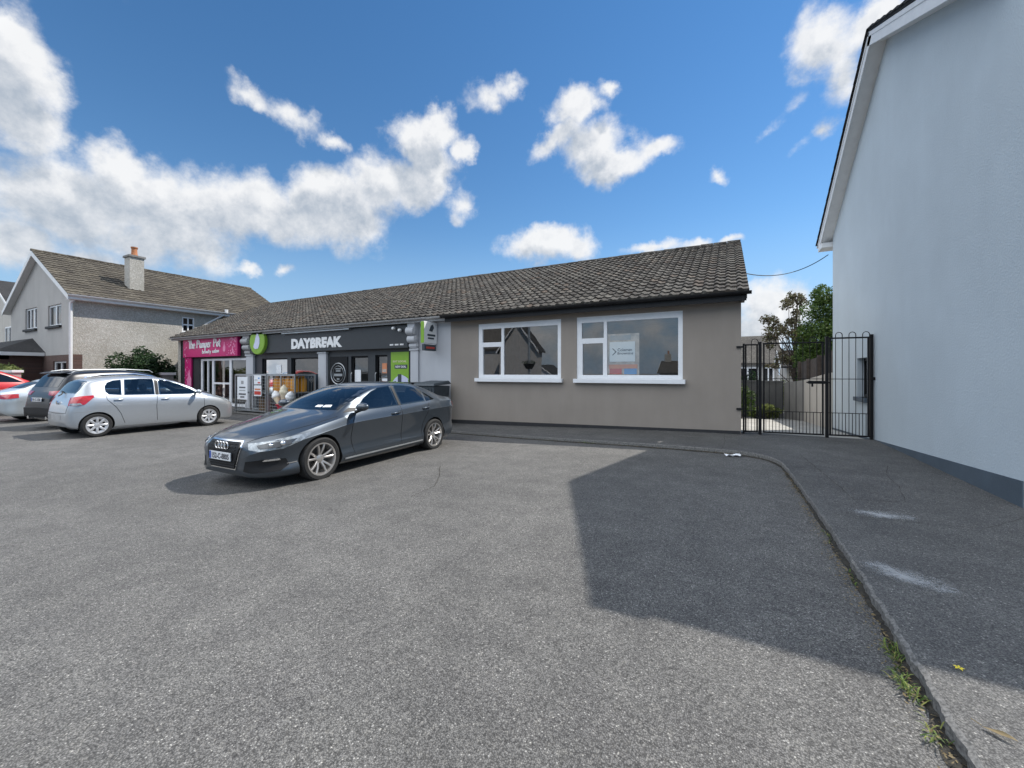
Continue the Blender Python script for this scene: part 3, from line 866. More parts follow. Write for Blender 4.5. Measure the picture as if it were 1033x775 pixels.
def hatch_silver():
    S = dict(x=(-1.90, 1.875), fa=1.06, ra=-1.40, wr=0.295, tw=0.18, hw=0.838, arch=0.325, sharp=26,
        zt=[(1.875, .55), (1.865, .64), (1.83, .72), (1.75, .79), (1.5, .90), (1.2, .995), (.98, 1.055), (.6, 1.27), (.2, 1.43), (-.2, 1.512), (-.6, 1.53), (-1.0, 1.51), (-1.3, 1.47), (-1.47, 1.43), (-1.56, 1.36), (-1.66, 1.20), (-1.75, 1.06), (-1.82, .93), (-1.87, .80), (-1.90, .62)],
        zb=[(1.875, .36), (1.86, .25), (1.8, .2), (1.5, .18), (-1.5, .2), (-1.85, .27), (-1.90, .38)],
        zs=[(1.875, .50), (1.8, .64), (1.5, .78), (1.1, .88), (.8, .925), (0, .96), (-1.0, 1.0), (-1.45, 1.01), (-1.7, .96), (-1.85, .75), (-1.9, .58)],
        wb=[(1.875, .42), (1.86, .52), (1.80, .63), (1.65, .74), (1.4, .81), (1.0, .842), (.3, .845), (-.8, .845), (-1.35, .845), (-1.6, .82), (-1.78, .76), (-1.87, .67), (-1.90, .56)],
        wt=[(1.875, .34), (1.7, .48), (1.2, .64), (.95, .68), (.6, .67), (.2, .63), (-.4, .60), (-1.0, .59), (-1.4, .585), (-1.6, .60), (-1.75, .62), (-1.9, .50)],
        cr=[(1.875, .03), (1.4, .06), (1.0, .05), (.4, .06), (-.5, .055), (-1.4, .05), (-1.6, .04), (-1.9, .03)],
        low=[(0.0, 0.07), (0.05, 0.03), (0.12, 0.015), (0.3, 0.010), (0.5, 0.004), (0.68, 0.004), (0.8, 0.008), (0.9, 0.022), (1.0, 0.05)])
    FWIN = [(.86, .975), (.62, 1.13), (.35, 1.28), (.1, 1.375), (-.12, 1.425), (-.14, 1.0)]
    RWIN = [(-.24, 1.005), (-.22, 1.43), (-.5, 1.438), (-.83, 1.425), (-.88, 1.02)]
    QWIN = [(-.93, 1.022), (-.89, 1.42), (-1.05, 1.40), (-1.17, 1.345), (-1.225, 1.25), (-1.23, 1.12), (-1.17, 1.045)]
    S['cabin'] = (-1.48, .86, .52)
    S['side_cuts'] = [shrink(FWIN), shrink(RWIN), shrink(QWIN, .88)]
    S['end_cuts'] = [([(-.58, 1.10), (.58, 1.10), (.54, 1.28), (.48, 1.38), (-.48, 1.38), (-.54, 1.28)], .0, 2.0), ([(-.50, 1.12), (.50, 1.12), (.47, 1.36), (-.47, 1.36)], -2.2, -1.2)]
    car = empty('hatchback_car', (-14.64, 5.42, -0.2), R(90.5))
    tag(car, 'silver hatchback with eight spoke hubcaps seen from its side at the left', 'car')
    body, bvh = car_body(S, car, 'paint_silver')
    add_wheels(car, S, 'hub')
    cabin_fit(car, .68, [(-.15, False), (-.98, True)], .52, -1, .60)
    D = (0, -1, 0); Y = .8
    def sd(l): return [(x, Y, z) for x, z in l]
    patch('windscreen', bvh, [(.95, -.66, 1.07), (.95, .66, 1.07), (.5, .63, 1.27), (.2, .575, 1.40), (.1, 0, 1.435), (.2, -.575, 1.40), (.5, -.63, 1.27)], (-1, 0, 0), 'clear_car_glass', car)
    patch('front_window', bvh, sd(FWIN), D, 'clear_car_glass', car, both=True)
    patch('rear_window', bvh, sd(RWIN), D, 'clear_car_glass', car, both=True)
    patch('quarter_window', bvh, sd(QWIN), D, 'clear_car_glass', car, both=True)
    patch('door_pillar', bvh, sd([(-.15, 1.0), (-.13, 1.427), (-.205, 1.432), (-.225, 1.004)]), D, 'black_plastic', car, both=True)
    patch('back_window', bvh, [(-1.75, -.56, 1.09), (-1.75, .56, 1.09), (-1.66, .585, 1.2), (-1.53, .54, 1.39), (-1.5, 0, 1.405), (-1.53, -.54, 1.39), (-1.66, -.585, 1.2)], (1, 0, 0), 'clear_car_glass', car, step=.05)
    patch('tail_light', bvh, [(-1.85, .60, .985), (-1.72, .77, 1.02), (-1.50, .83, 1.04), (-1.48, .84, .99), (-1.62, .82, .82), (-1.75, .78, .79), (-1.86, .62, .80)], (.62, -.78, 0), 'lamp_red', car, both=True, step=.04, off=.012)
    patch('reverse_light', bvh, [(-1.83, .66, .85), (-1.70, .80, .86), (-1.66, .81, .82), (-1.75, .78, .80), (-1.84, .64, .81)], (.62, -.78, 0), 'lamp_clear', car, both=True, step=.04, off=.02)
    patch('headlight', bvh, [(1.80, .48, .80), (1.55, .74, .83), (1.3, .80, .90), (1.5, .70, .72), (1.75, .6, .66)], (-.75, -.65, 0), 'lamp_clear', car, both=True, step=.05)
    patch('rear_plate_recess', bvh, [(-1.9, -.30, .56), (-1.9, .30, .56), (-1.9, .28, .44), (-1.9, -.28, .44)], (1, 0, 0), 'grey_plastic', car, off=.004)
    b = MB(); b.tube([(-1.86, 0, 1.02), (-1.80, .02, 1.06), (-1.77, .04, 1.10), (-1.72, .3, 1.13)], .014, 6); b.build('rear_wiper', 'black_plastic', car)
    b = MB(); b.lathe([(.001, .01), (.045, .008), (.045, -.02)], 20, 'x'); b.build('badge', 'chrome', car, loc=(-1.885, 0, .86)).rotation_euler = (0, 0, math.pi)
    strip('door_gap', bvh, sd([(.93, .97), (.93, .6), (.86, .30)]), D, 'black_plastic', car, w=.009)
    strip('door_gap', bvh, sd([(-.19, 1.0), (-.22, .7), (-.20, .30)]), D, 'black_plastic', car, w=.009)
    strip('door_gap', bvh, sd([(-1.23, 1.1), (-1.22, .92), (-1.05, .72), (-.96, .55), (-.88, .30)]), D, 'black_plastic', car, w=.009)
    strip('boot_gap', bvh, [(-1.8, -.62, 1.0), (-1.85, -.58, .62), (-1.9, 0, .60), (-1.85, .58, .62), (-1.8, .62, 1.0)], (1, 0, 0), 'black_plastic', car, w=.01, both=False)
    strip('bumper_gap', bvh, sd([(-1.36, .66), (-1.6, .64), (-1.8, .63)]), D, 'grey_plastic', car, w=.008)
    strip('bumper_gap', bvh, sd([(1.35, .66), (1.55, .62), (1.7, .62)]), D, 'grey_plastic', car, w=.008)
    for s in (1, -1):
        for x, z in ((-.02, .88), (-1.0, .91)):
            h = bvh.ray_cast(Vector((x, 2 * s, z)), Vector((0, -s, 0)))[0]
            b = MB(); b.tube([(x + .09, h.y - .004 * s, z), (x + .075, h.y + .02 * s, z), (x - .075, h.y + .02 * s, z), (x - .09, h.y - .004 * s, z)], [.01, .016, .016, .01], 8)
            b.build('door_handle', 'paint_silver', car, smooth=True, angle=60)
        b = MB()
        b.lathe([(.001, -.10), (.045, -.085), (.07, -.03), (.07, .03), (.05, .085), (.001, .10)], 14, 'y')
        o = b.build('wing_mirror', 'paint_silver', car, smooth=True, angle=60, loc=(.74, .94 * s, 1.04)); o.scale = (.8, 1, 1)
        b = MB(); b.box(-.03, .03, -.16, -.06, -.05, -.015) if s > 0 else b.box(-.03, .03, .06, .16, -.05, -.015); b.build('mirror_arm', 'black_plastic', o)
        b = MB(); b.box(.705, .735, .875 * s - .06, .875 * s + .06, 1.0, 1.08)
    return car

def estate_black():
    S = dict(x=(-2.25, 2.25), fa=1.38, ra=-1.32, wr=0.335, tw=0.22, hw=0.90, arch=0.365, sharp=26,
        zt=[(2.25, .6), (2.2, .8), (2.0, .93), (1.5, 1.02), (1.0, 1.10), (.6, 1.33), (.25, 1.55), (-.1, 1.65), (-.6, 1.69), (-1.3, 1.665), (-1.75, 1.62), (-1.88, 1.55), (-2.02, 1.32), (-2.12, 1.14), (-2.2, .98), (-2.24, .82), (-2.25, .66)],
        zb=[(2.25, .4), (2.2, .27), (1.9, .22), (-1.8, .24), (-2.2, .32), (-2.25, .42)],
        zs=[(2.25, .58), (2.0, .8), (1.2, .95), (0, 1.04), (-1.2, 1.08), (-1.9, 1.09), (-2.1, .98), (-2.25, .62)],
        wb=[(2.25, .5), (2.2, .66), (2.0, .82), (1.4, .90), (-1.3, .905), (-1.8, .88), (-2.08, .82), (-2.2, .74), (-2.25, .64)],
        wt=[(2.25, .4), (1.5, .68), (1.0, .72), (.3, .66), (-.5, .64), (-1.5, .63), (-1.85, .63), (-2.1, .66), (-2.25, .55)],
        cr=[(2.25, .03), (1.2, .06), (.3, .06), (-.5, .05), (-1.8, .045), (-2.25, .03)],
        low=[(0.0, 0.07), (0.06, 0.03), (0.14, 0.012), (0.3, 0.02), (0.5, 0.015), (0.68, 0.006), (0.76, 0.004), (0.9, 0.022), (1.0, 0.05)])
    car = empty('estate_car', (-17.55, 6.0, -0.2), R(99))
    tag(car, 'black estate car with silver roof rails parked left of the silver hatchback', 'car')
    body, bvh = car_body(S, car, 'paint_black')
    add_wheels(car, S, 'alloy')
    D = (0, -1, 0); Y = .85
    def sd(l): return [(x, Y, z) for x, z in l]
    patch('windscreen', bvh, [(.95, -.68, 1.13), (.95, .68, 1.13), (.4, .6, 1.47), (.2, 0, 1.53), (.4, -.6, 1.47)], (-1, 0, 0), 'windscreen', car)
    patch('window_trim', bvh, sd([(.9, 1.06), (.5, 1.32), (.15, 1.5), (-.3, 1.575), (-1.2, 1.56), (-1.55, 1.48), (-1.72, 1.20), (-1.6, 1.12)]), D, 'chrome', car, both=True)
    patch('side_window', bvh, sd([(.83, 1.082), (.47, 1.30), (.13, 1.475), (-.3, 1.548), (-1.18, 1.535), (-1.51, 1.46), (-1.66, 1.20), (-1.58, 1.142)]), D, 'car_glass', car, both=True, off=.009)
    patch('back_window', bvh, [(-2.1, -.6, 1.19), (-2.1, .6, 1.19), (-1.95, .57, 1.52), (-1.95, -.57, 1.52)], (1, 0, 0), 'car_glass', car, step=.05)
    patch('tail_light', bvh, [(-2.2, .42, 1.07), (-2.1, .72, 1.09), (-1.9, .86, 1.10), (-1.82, .88, 1.06), (-1.88, .87, .97), (-2.1, .76, .94), (-2.2, .45, .97)], (.7, -.7, 0), 'lamp_red', car, both=True, step=.04, off=.01)
    patch('rear_bumper', bvh, [(-2.2, -.84, .60), (-2.25, 0, .62), (-2.2, .84, .60), (-2.2, .8, .36), (-2.25, 0, .36), (-2.2, -.8, .36)], (1, 0, 0), 'black_plastic', car, off=.02, step=.05)
    b = MB(); b.tube([(-2.26, .45, .33), (-2.15, .45, .33)], .045, 12); b.tube([(-2.26, -.45, .33), (-2.15, -.45, .33)], .045, 12); b.build('exhaust_tip', 'chrome', car)
    hx = bvh.ray_cast(Vector((-5, 0, .84)), Vector((1, 0, 0)))[0].x
    plate_text(car, hx - .03, 0, .84, 0, '141-C-1226', facing=-1)
    for s in (1, -1):
        b = MB(); b.tube([(.2, .61 * s, 1.60), (.1, .61 * s, 1.67), (-.6, .60 * s, 1.705), (-1.5, .59 * s, 1.68), (-1.72, .585 * s, 1.64), (-1.78, .585 * s, 1.59)], .015, 8)
        b.build('roof_rail', 'steel', car, smooth=True)
    b = MB(); b.add([(-1.80, -.58, 1.635), (-1.80, .58, 1.635), (-2.0, .54, 1.585), (-2.0, -.54, 1.585), (-1.80, -.58, 1.60), (-1.80, .58, 1.60), (-1.98, .54, 1.565), (-1.98, -.54, 1.565)],
        [(0, 1, 2, 3), (7, 6, 5, 4), (0, 4, 5, 1), (1, 5, 6, 2), (2, 6, 7, 3), (3, 7, 4, 0)]); b.build('roof_spoiler', 'paint_black', car)
    return car

def side_cars():
    S = dict(x=(-2.2, 2.2), fa=1.3, ra=-1.3, wr=0.31, tw=0.2, hw=0.87, arch=0.34, sharp=26,
        zt=[(2.2, .58), (2.15, .72), (1.9, .82), (1.4, .9), (.95, .98), (.4, 1.24), (0, 1.40), (-.4, 1.45), (-.9, 1.42), (-1.4, 1.26), (-1.75, 1.10), (-2.0, 1.02), (-2.14, .96), (-2.2, .74)],
        zb=[(2.2, .36), (2.1, .2), (-2.0, .22), (-2.2, .36)],
        zs=[(2.2, .54), (1.9, .72), (1.2, .86), (0, .93), (-1.4, .97), (-2.0, .92), (-2.2, .68)],
        wb=[(2.2, .45), (2.12, .66), (1.9, .8), (1.3, .87), (-1.3, .875), (-1.85, .84), (-2.1, .74), (-2.2, .55)],
        wt=[(2.2, .36), (1.4, .62), (.9, .69), (.4, .65), (-.4, .58), (-1.2, .57), (-1.7, .62), (-2.2, .5)],
        cr=[(2.2, .03), (1.0, .05), (-.4, .055), (-1.6, .045), (-2.2, .03)],
        low=[(0.0, 0.07), (0.06, 0.03), (0.14, 0.012), (0.3, 0.02), (0.6, 0.01), (0.8, 0.004), (0.9, 0.022), (1.0, 0.05)])
    for (nm, loc, rz, mat, lab) in (('saloon_car', (-20.85, 5.75, -.2), R(96), 'paint_pale', 'pale silver car cut by the left edge beside the black estate'),
                                    ('saloon_car', (-24.3, 4.2, -.02), R(92), 'paint_red', 'bright red car behind the pale silver car at the left edge')):
        car = empty(nm, loc, rz)
        tag(car, lab, 'car')
        if mat == 'paint_red': car.scale = (1, 1, 1.1)
        body, bvh = car_body(S, car, mat)
        add_wheels(car, S, 'hub')
        D = (0, -1, 0); Y = .8
        def sd(l): return [(x, Y, z) for x, z in l]
        patch('windscreen', bvh, [(.9, -.66, 1.0), (.9, .66, 1.0), (.2, .56, 1.31), (.1, 0, 1.34), (.2, -.56, 1.31)], (-1, 0, 0), 'windscreen', car)
        patch('side_window', bvh, sd([(.6, .96), (.3, 1.15), (0, 1.28), (-.4, 1.345), (-.9, 1.32), (-1.2, 1.2), (-1.4, 1.02)]), D, 'car_glass', car, both=True)
        patch('back_window', bvh, [(-1.85, -.56, 1.09), (-1.85, .56, 1.09), (-1.3, .48, 1.3), (-1.3, -.48, 1.3)], (1, 0, 0), 'car_glass', car)
        patch('tail_light', bvh, [(-2.2, .46, .90), (-2.1, .7, .92), (-1.9, .83, .92), (-1.88, .84, .80), (-2.1, .7, .76), (-2.2, .46, .78)], (.7, -.7, 0), 'lamp_red', car, both=True, step=.04, off=.01)
# ------------------------------------------------------------------ setting
def build_ground():
    xs = [-400, -150, -80, -50, -40, -30, -20, -14, -9] + [round(-8.75 + .25 * i, 2) for i in range(48)] + [4, 6, 10, 20, 40, 80, 150, 400]
    ys = [-400, -150, -80, -40, -20, -10, -5, 0, 5, 10.4] + [10.4 + .5 * i for i in range(1, 21)] + [25, 35, 50, 80, 150, 400]
    mb = MB(); n = len(ys)
    mb.add([(x, y, g(x, y)) for x in xs for y in ys], [(i * n + j, (i + 1) * n + j, (i + 1) * n + j + 1, i * n + j + 1) for i in range(len(xs) - 1) for j in range(n - 1)])
    o = mb.build('ground', 'asphalt', smooth=True, angle=60)
    tag(o, kind='structure')

KERB = [(-26, 8.95), (-20, 8.9), (-14, 8.85), (-9, 8.75), (-6.5, 8.6), (-4.6, 8.36), (-2.75, 8.14), (-1.2, 8.02), (-.2, 7.93), (.25, 7.83), (.52, 7.62), (.66, 7.32), (.71, 6.9), (.74, 6.0), (.77, 4.3), (.765, 3.2), (.74, 2.0), (.71, 1.0), (.69, 0), (.66, -2), (.6, -14)]
INNER = [(-26, 10.1), (-20, 10.1), (-14, 10.1), (-9, 10.1), (-6.5, 10.1), (-4.6, 10.1), (-2.75, 10.1), (-1.2, 10.1), (-.2, 10.1), (.25, 10.42), (1.4, 10.45), (2.6, 10.45), (2.6, 9.0), (2.6, 7.5), (2.6, 5.8), (5.0, 3.4), (6.0, 2.0), (6, 1), (6, 0), (6, -2), (6, -14)]
def catmull(pts, k):
    out = []
    for i in range(len(pts) - 1):
        p0, p1, p2, p3 = (Vector(pts[max(0, min(len(pts) - 1, j))]) for j in (i - 1, i, i + 1, i + 2))
        for s in range(k):
            t = s / k
            out.append(0.5 * ((2 * p1) + (p2 - p0) * t + (2 * p0 - 5 * p1 + 4 * p2 - p3) * t * t + (3 * p1 - p0 - 3 * p2 + p3) * t**3))
    out.append(Vector(pts[-1]))
    return out
def lin(pts, k):
    out = []
    for i in range(len(pts) - 1):
        for s in range(k):
            out.append(Vector(pts[i]).lerp(Vector(pts[i + 1]), s / k))
    out.append(Vector(pts[-1])); return out

def build_path():
    rnd = random.Random(3)
    K = 44
    kp = catmull(KERB, K); ip = lin(INNER, K)
    rows = [0, .004, .03, .08, .16, .3, .5, .75, 1.0]
    H = .075
    vs = []
    for a, b in zip(kp, ip):
        t_ = len(vs) * .02; j = .004 * math.sin(t_ * 1.7) + .004 * math.sin(t_ * 4.3 + 1) + .003 * math.sin(t_ * 11.1) + rnd.uniform(-.002, .002)
        n = (b - a).normalized()
        a2 = a + n * j
        vs.append((a2.x, a2.y, g(a2.x, a2.y) - .02))
        for r in rows:
            p = a2.lerp(b, r)
            z = g(p.x, p.y) + H
            if r == 0: z -= .010 + rnd.uniform(0, .004)
            vs.append((p.x, p.y, z))
    m = len(rows) + 1
    mb = MB()
    for i in range(len(kp) - 1):
        pass
    mb.v = vs
    for i in range(len(kp) - 1):
        for k in range(m - 1):
            mb.f.append([i * m + k, (i + 1) * m + k, (i + 1) * m + k + 1, i * m + k + 1]); mb.mi.append(1 if k <= 1 else 0)
    o = mb.build('footpath', ['path', 'kerb'], smooth=True, angle=25)
    tag(o, kind='structure')
    # kerb foot dirt, a thin irregular sheet in the gutter
    mb = MB(); vs = []
    for i, (a, b) in enumerate(zip(kp, ip)):
        n = (b - a).normalized()
        w = .012 + .03 * abs(math.sin(i * .118) * math.sin(i * .041 + 1)) + .012 * abs(math.sin(i * .53)) + rnd.uniform(0, .006)
        p = a + n * .02; q = a - n * w
        vs += [(p.x, p.y, g(p.x, p.y) + .018), (a.x - n.x * w * .5, a.y - n.y * w * .5, g(a.x, a.y) + .013 + rnd.uniform(0, .006)), (q.x, q.y, g(q.x, q.y) + .004)]
    mb.v = vs
    for i in range(len(kp) - 1):
        for k in range(2):
            mb.f.append([i * 3 + k, (i + 1) * 3 + k, (i + 1) * 3 + k + 1, i * 3 + k + 1]); mb.mi.append(0)
    tag(mb.build('gutter_dirt', 'dirt', smooth=True, angle=60), kind='stuff')
    # whitish paint spill + scuffs on the path, thin sheets with ragged see-through edges
    m_, nt, b = new_mat('paint_spill')
    co = coords(nt)
    gr = N(nt, 'ShaderNodeTexGradient', gradient_type='SPHERICAL')
    mp = N(nt, 'ShaderNodeMapping'); mp.inputs['Scale'].default_value = (2.6, 5.0, 1)
    nt.links.new(co, mp.inputs['Vector']); nt.links.new(mp.outputs[0], gr.inputs[0])
    f = noise(nt, co, 45, 8, 0.85)
    f2 = noise(nt, co, 7, 4, 0.7)
    ad0 = N(nt, 'ShaderNodeMath', operation='MULTIPLY_ADD'); nt.links.new(f2, ad0.inputs[0]); ad0.inputs[1].default_value = .9; nt.links.new(f, ad0.inputs[2])
    ad = N(nt, 'ShaderNodeMath', operation='MULTIPLY_ADD'); nt.links.new(gr.outputs['Fac'], ad.inputs[0]); ad.inputs[1].default_value = .55; nt.links.new(ad0.outputs[0], ad.inputs[2])
    g0 = ramp(nt, gr.outputs['Fac'], [(0.0, (0, 0, 0)), (.25, (1, 1, 1))])
    al = mixc(nt, 1.0, ramp(nt, ad.outputs[0], [(1.08 / 2, (0, 0, 0)), (1.0, (0, 0, 0))]), g0, 'MULTIPLY')
    mrg = N(nt, 'ShaderNodeMapRange', interpolation_type='SMOOTHSTEP'); nt.links.new(ad.outputs[0], mrg.inputs[0]); mrg.inputs[1].default_value = 1.1; mrg.inputs[2].default_value = 1.55; mrg.inputs[4].default_value = .55
    mu = N(nt, 'ShaderNodeMath', operation='MULTIPLY'); nt.links.new(mrg.outputs[0], mu.inputs[0]); nt.links.new(g0, mu.inputs[1]); al = mu.outputs[0]
    nt.links.new(al, b.inputs['Alpha']); b.inputs['Base Color'].default_value = (.5, .52, .53, 1); b.inputs['Roughness'].default_value = .8
    M['spill'] = m_
    for (x, y, rx, ry, a) in ((1.0, 3.54, .36, .2, -.5), (1.25, 4.95, .4, .2, .2)):
        z = g(x, y) + H + .004
        mb = MB(); ca, sa = math.cos(a), math.sin(a)
        mb.add([(-rx, -ry, 0), (rx, -ry, 0), (rx, ry, 0), (-rx, ry, 0)], [(0, 1, 2, 3)])
        o = mb.build('paint_stain', 'spill', loc=(x, y, z)); o.rotation_euler = (0, 0, a); tag(o, kind='stuff')
    # cracks in the path: narrow dark sunken strips
    mb = MB()
    def crack(pts, w):
        P = lin(pts, 10)
        P = [p + Vector((rnd.uniform(-.008, .008), rnd.uniform(-.008, .008))) for p in P]
        vs = []
        for i, p in enumerate(P):
            t = (P[min(i + 1, len(P) - 1)] - P[max(0, i - 1)]).normalized(); nn = Vector((-t.y, t.x)) * (w * rnd.uniform(.15, .65))
            for q in (p + nn, p - nn): vs.append((q.x, q.y, g(q.x, q.y) + H + .004))
        mb.add(vs, [(i * 2, i * 2 + 1, i * 2 + 3, i * 2 + 2) for i in range(len(P) - 1)])
    crack([(.75, 6.85), (1.05, 6.9), (1.35, 6.75)], .009)
    crack([(1.02, 7.9), (1.1, 6.6), (1.16, 5.4)], .006)
    crack([(1.16, 5.4), (1.6, 5.55), (1.75, 6.3)], .005)
    crack([(2.0, 7.6), (1.8, 6.9), (1.75, 6.3)], .005)
    crack([(-.1, 7.95), (-.06, 8.9), (-.08, 9.95)], .006)
    crack([(2.5, 7.9), (1.9, 8.7), (.3, 8.6)], .005)
    crack([(2.5, 5.6), (1.9, 4.9), (.85, 4.75)], .004)
    tag(mb.build('path_cracks', 'dirt'), kind='stuff')
    # asphalt repair seams in the car park
    mb = MB()
    def seam(pts, w):
        P = lin(pts, 14); vs = []
        for i, p in enumerate(P):
            p = p + Vector((rnd.uniform(-.012, .012), rnd.uniform(-.012, .012)))
            t = (P[min(i + 1, len(P) - 1)] - P[max(0, i - 1)]).normalized(); nn = Vector((-t.y, t.x)) * (w * rnd.uniform(.2, 1.2))
            for q in (p + nn, p - nn): vs.append((q.x, q.y, g(q.x, q.y) + .004))
        mb.add(vs, [(i * 2, i * 2 + 1, i * 2 + 3, i * 2 + 2) for i in range(len(P) - 1)])
    seam([(-4.1, 5.2), (-3.7, 4.7), (-3.4, 4.2), (-3.35, 3.7)], .006)
    tag(mb.build('asphalt_cracks', 'dirt'), kind='stuff')
    # yard behind the gate
    xs = [-6, -1, .3] + [.3 + .35 * i for i in range(1, 7)] + [2.6]
    ys = [10.46] + [11 + .5 * i for i in range(0, 20)]
    mb = MB(); n = len(ys)
    mb.add([(x, y, g(x, y) + .03) for x in xs for y in ys], [(i * n + j, (i + 1) * n + j, (i + 1) * n + j + 1, i * n + j + 1) for i in range(len(xs) - 1) for j in range(n - 1)])
    tag(mb.build('yard', 'yard', smooth=True, angle=60), kind='structure')

# ------------------------------------------------------------------ roofs
def tiles(name, parent, o, ux, us, nn, width, slope, gauge, tw, mat, roll=.034, lift=.03, left=None, seed=1, ns=8, profile='roll'):
    """o: eave start, ux: unit along eave, us: unit up slope, nn: outward normal; each tile its own island"""
    rnd = random.Random(seed)
    o, ux, us, nn = Vector(o), Vector(ux), Vector(us), Vector(nn)
    nrow = int(round(slope / gauge)); gauge = slope / nrow
    tw = width / round(width / tw)
    prof = []
    for i in range(ns + 1):
        t = i / ns
        if profile == 'roll':
            h = roll * (max(0, math.sin(math.pi * min(1, t / .52))) ** .8 if t < .52 else 0) + (roll * .12 * math.sin(math.pi * (t - .52) / .48) if t >= .52 else 0)
        else:
            h = roll * (0.5 - 0.5 * math.cos(2 * math.pi * t))
        prof.append((t, h))
    V = []; F = []
    for r in range(nrow):
        s0 = r * gauge - .02; s1 = (r + 1) * gauge + .05
        xs = left(r / nrow) if left else 0.0
        k0 = math.floor(xs / tw)
        off = 0
        for k in range(k0, int(round(width / tw))):
            x0 = k * tw + off; x1 = x0 + tw * .995
            if x1 < xs: continue
            j1, j2, j3 = rnd.uniform(-.004, .006), rnd.uniform(-.004, .004), rnd.uniform(-.008, .008)
            b = len(V)
            for t, h in prof:
                V.append(o + ux * (x0 + tw * .995 * t) + us * (s0 + j3) + nn * (-.012 + h * .25))
            for t, h in prof:
                V.append(o + ux * (x0 + tw * .995 * t) + us * (s0 + j3) + nn * (lift + h + j1 + j2 * t))
            for t, h in prof:
                V.append(o + ux * (x0 + tw * .995 * t) + us * s1 + nn * (h * .9 - .004 + j1 * .3))
            m = ns + 1
            for q in range(2):
                for i in range(ns):
                    F.append([b + q * m + i, b + q * m + i + 1, b + (q + 1) * m + i + 1, b + (q + 1) * m + i])
            F.append([b, b + m, b + 2 * m]); F.append([b + ns, b + 2 * m + ns, b + m + ns])
    me = bpy.data.meshes.new(name)
    me.from_pydata([tuple(v) for v in V], [], F)
    me.materials.append(M[mat])
    me.polygons.foreach_set('use_smooth', [True] * len(me.polygons))
    me.set_sharp_from_angle(angle=R(40))
    me.update()
    ob = bpy.data.objects.new(name, me); COL.objects.link(ob); ob.parent = parent
    return ob

def ridge(parent, a, b, mat, r=.13, seg=.42, r2=.1):
    a, b = Vector(a), Vector(b); d = (b - a).normalized(); L = (b - a).length
    sd = d.cross(Vector((0, 0, 1))).normalized(); mb = MB(); n = max(1, int(L / seg)); rnd = random.Random(5)
    for i in range(n):
        p0 = a + d * (L * i / n); p1 = a + d * (L * (i + 1) / n - .012); vs = []; dz = rnd.uniform(-.006, .006)
        for p, rr in ((p0, r), (p1, r * .93)):
            for k in range(7):
                an = math.pi * k / 6
                vs.append(p + sd * math.cos(an) * rr + Vector((0, 0, math.sin(an) * r2 * rr / r + dz)))
        mb.add(vs, [(k, k + 1, k + 8, k + 7) for k in range(6)] + [tuple(range(7)), tuple(range(13, 6, -1))])
    return mb.build('ridge_tiles', mat, parent, smooth=True, angle=40)

def window(parent, fn, u0, u1, v0, v1, lights, rec=.06, fw=.06, frame='upvc', glassm='glass', sill=True, sillproud=.1, sillmat=None, sillh=.09, name='window'):
    """lights: list of (u0,u1,v0,v1) glazed openings in wall units; frame is one mesh, panes and sill its children"""
    mb = MB()
    mb.wall(u0, u1, v0, v1, lights, lambda u, v, d: fn(u, v, rec + d), .07)
    fr = mb.build(name, frame, parent, bevel=.004)
    pm = MB()
    for (a, b, c, d) in lights:
        pm.add([fn(a - .004, c - .004, rec + .035), fn(b + .004, c - .004, rec + .035), fn(b + .004, d + .004, rec + .035), fn(a - .004, d + .004, rec + .035)], [(0, 1, 2, 3)])
    pm.build('pane', glassm, fr)
    if sill:
        s = MB(); e = .06
        s.prism([(u0 - e, v0 - sillh), (u1 + e, v0 - sillh), (u1 + e, v0 + .0), (u0 - e, v0 + .0)], fn, -sillproud, rec, 0)
        s.build('sill', sillmat or frame, fr, bevel=.006)
    return fr

def gutter(parent, pts, r, mat):
    mb = MB(); vs = []; n = 9
    P = [Vector(p) for p in pts]
    d = (P[1] - P[0]).normalized(); sd = d.cross(Vector((0, 0, 1))).normalized()
    for p in P:
        for k in range(n):
            a = math.pi + math.pi * k / (n - 1)
            vs.append(p + sd * math.cos(a) * r + Vector((0, 0, math.sin(a) * r)))
        for k in range(n):
            a = 2 * math.pi - math.pi * k / (n - 1)
            vs.append(p + sd * math.cos(a) * (r - .008) + Vector((0, 0, math.sin(a) * (r - .008))))
    m = 2 * n
    mb.add(vs, [(i * m + k, i * m + (k + 1) % m, (i + 1) * m + (k + 1) % m, (i + 1) * m + k) for i in range(len(P) - 1) for k in range(m)])
    mb.add([vs[k] for k in range(m)], [tuple(range(m))]); mb.add(vs[-m:], [tuple(range(m))])
    return mb.build('gutter', mat, parent, smooth=True, angle=40)

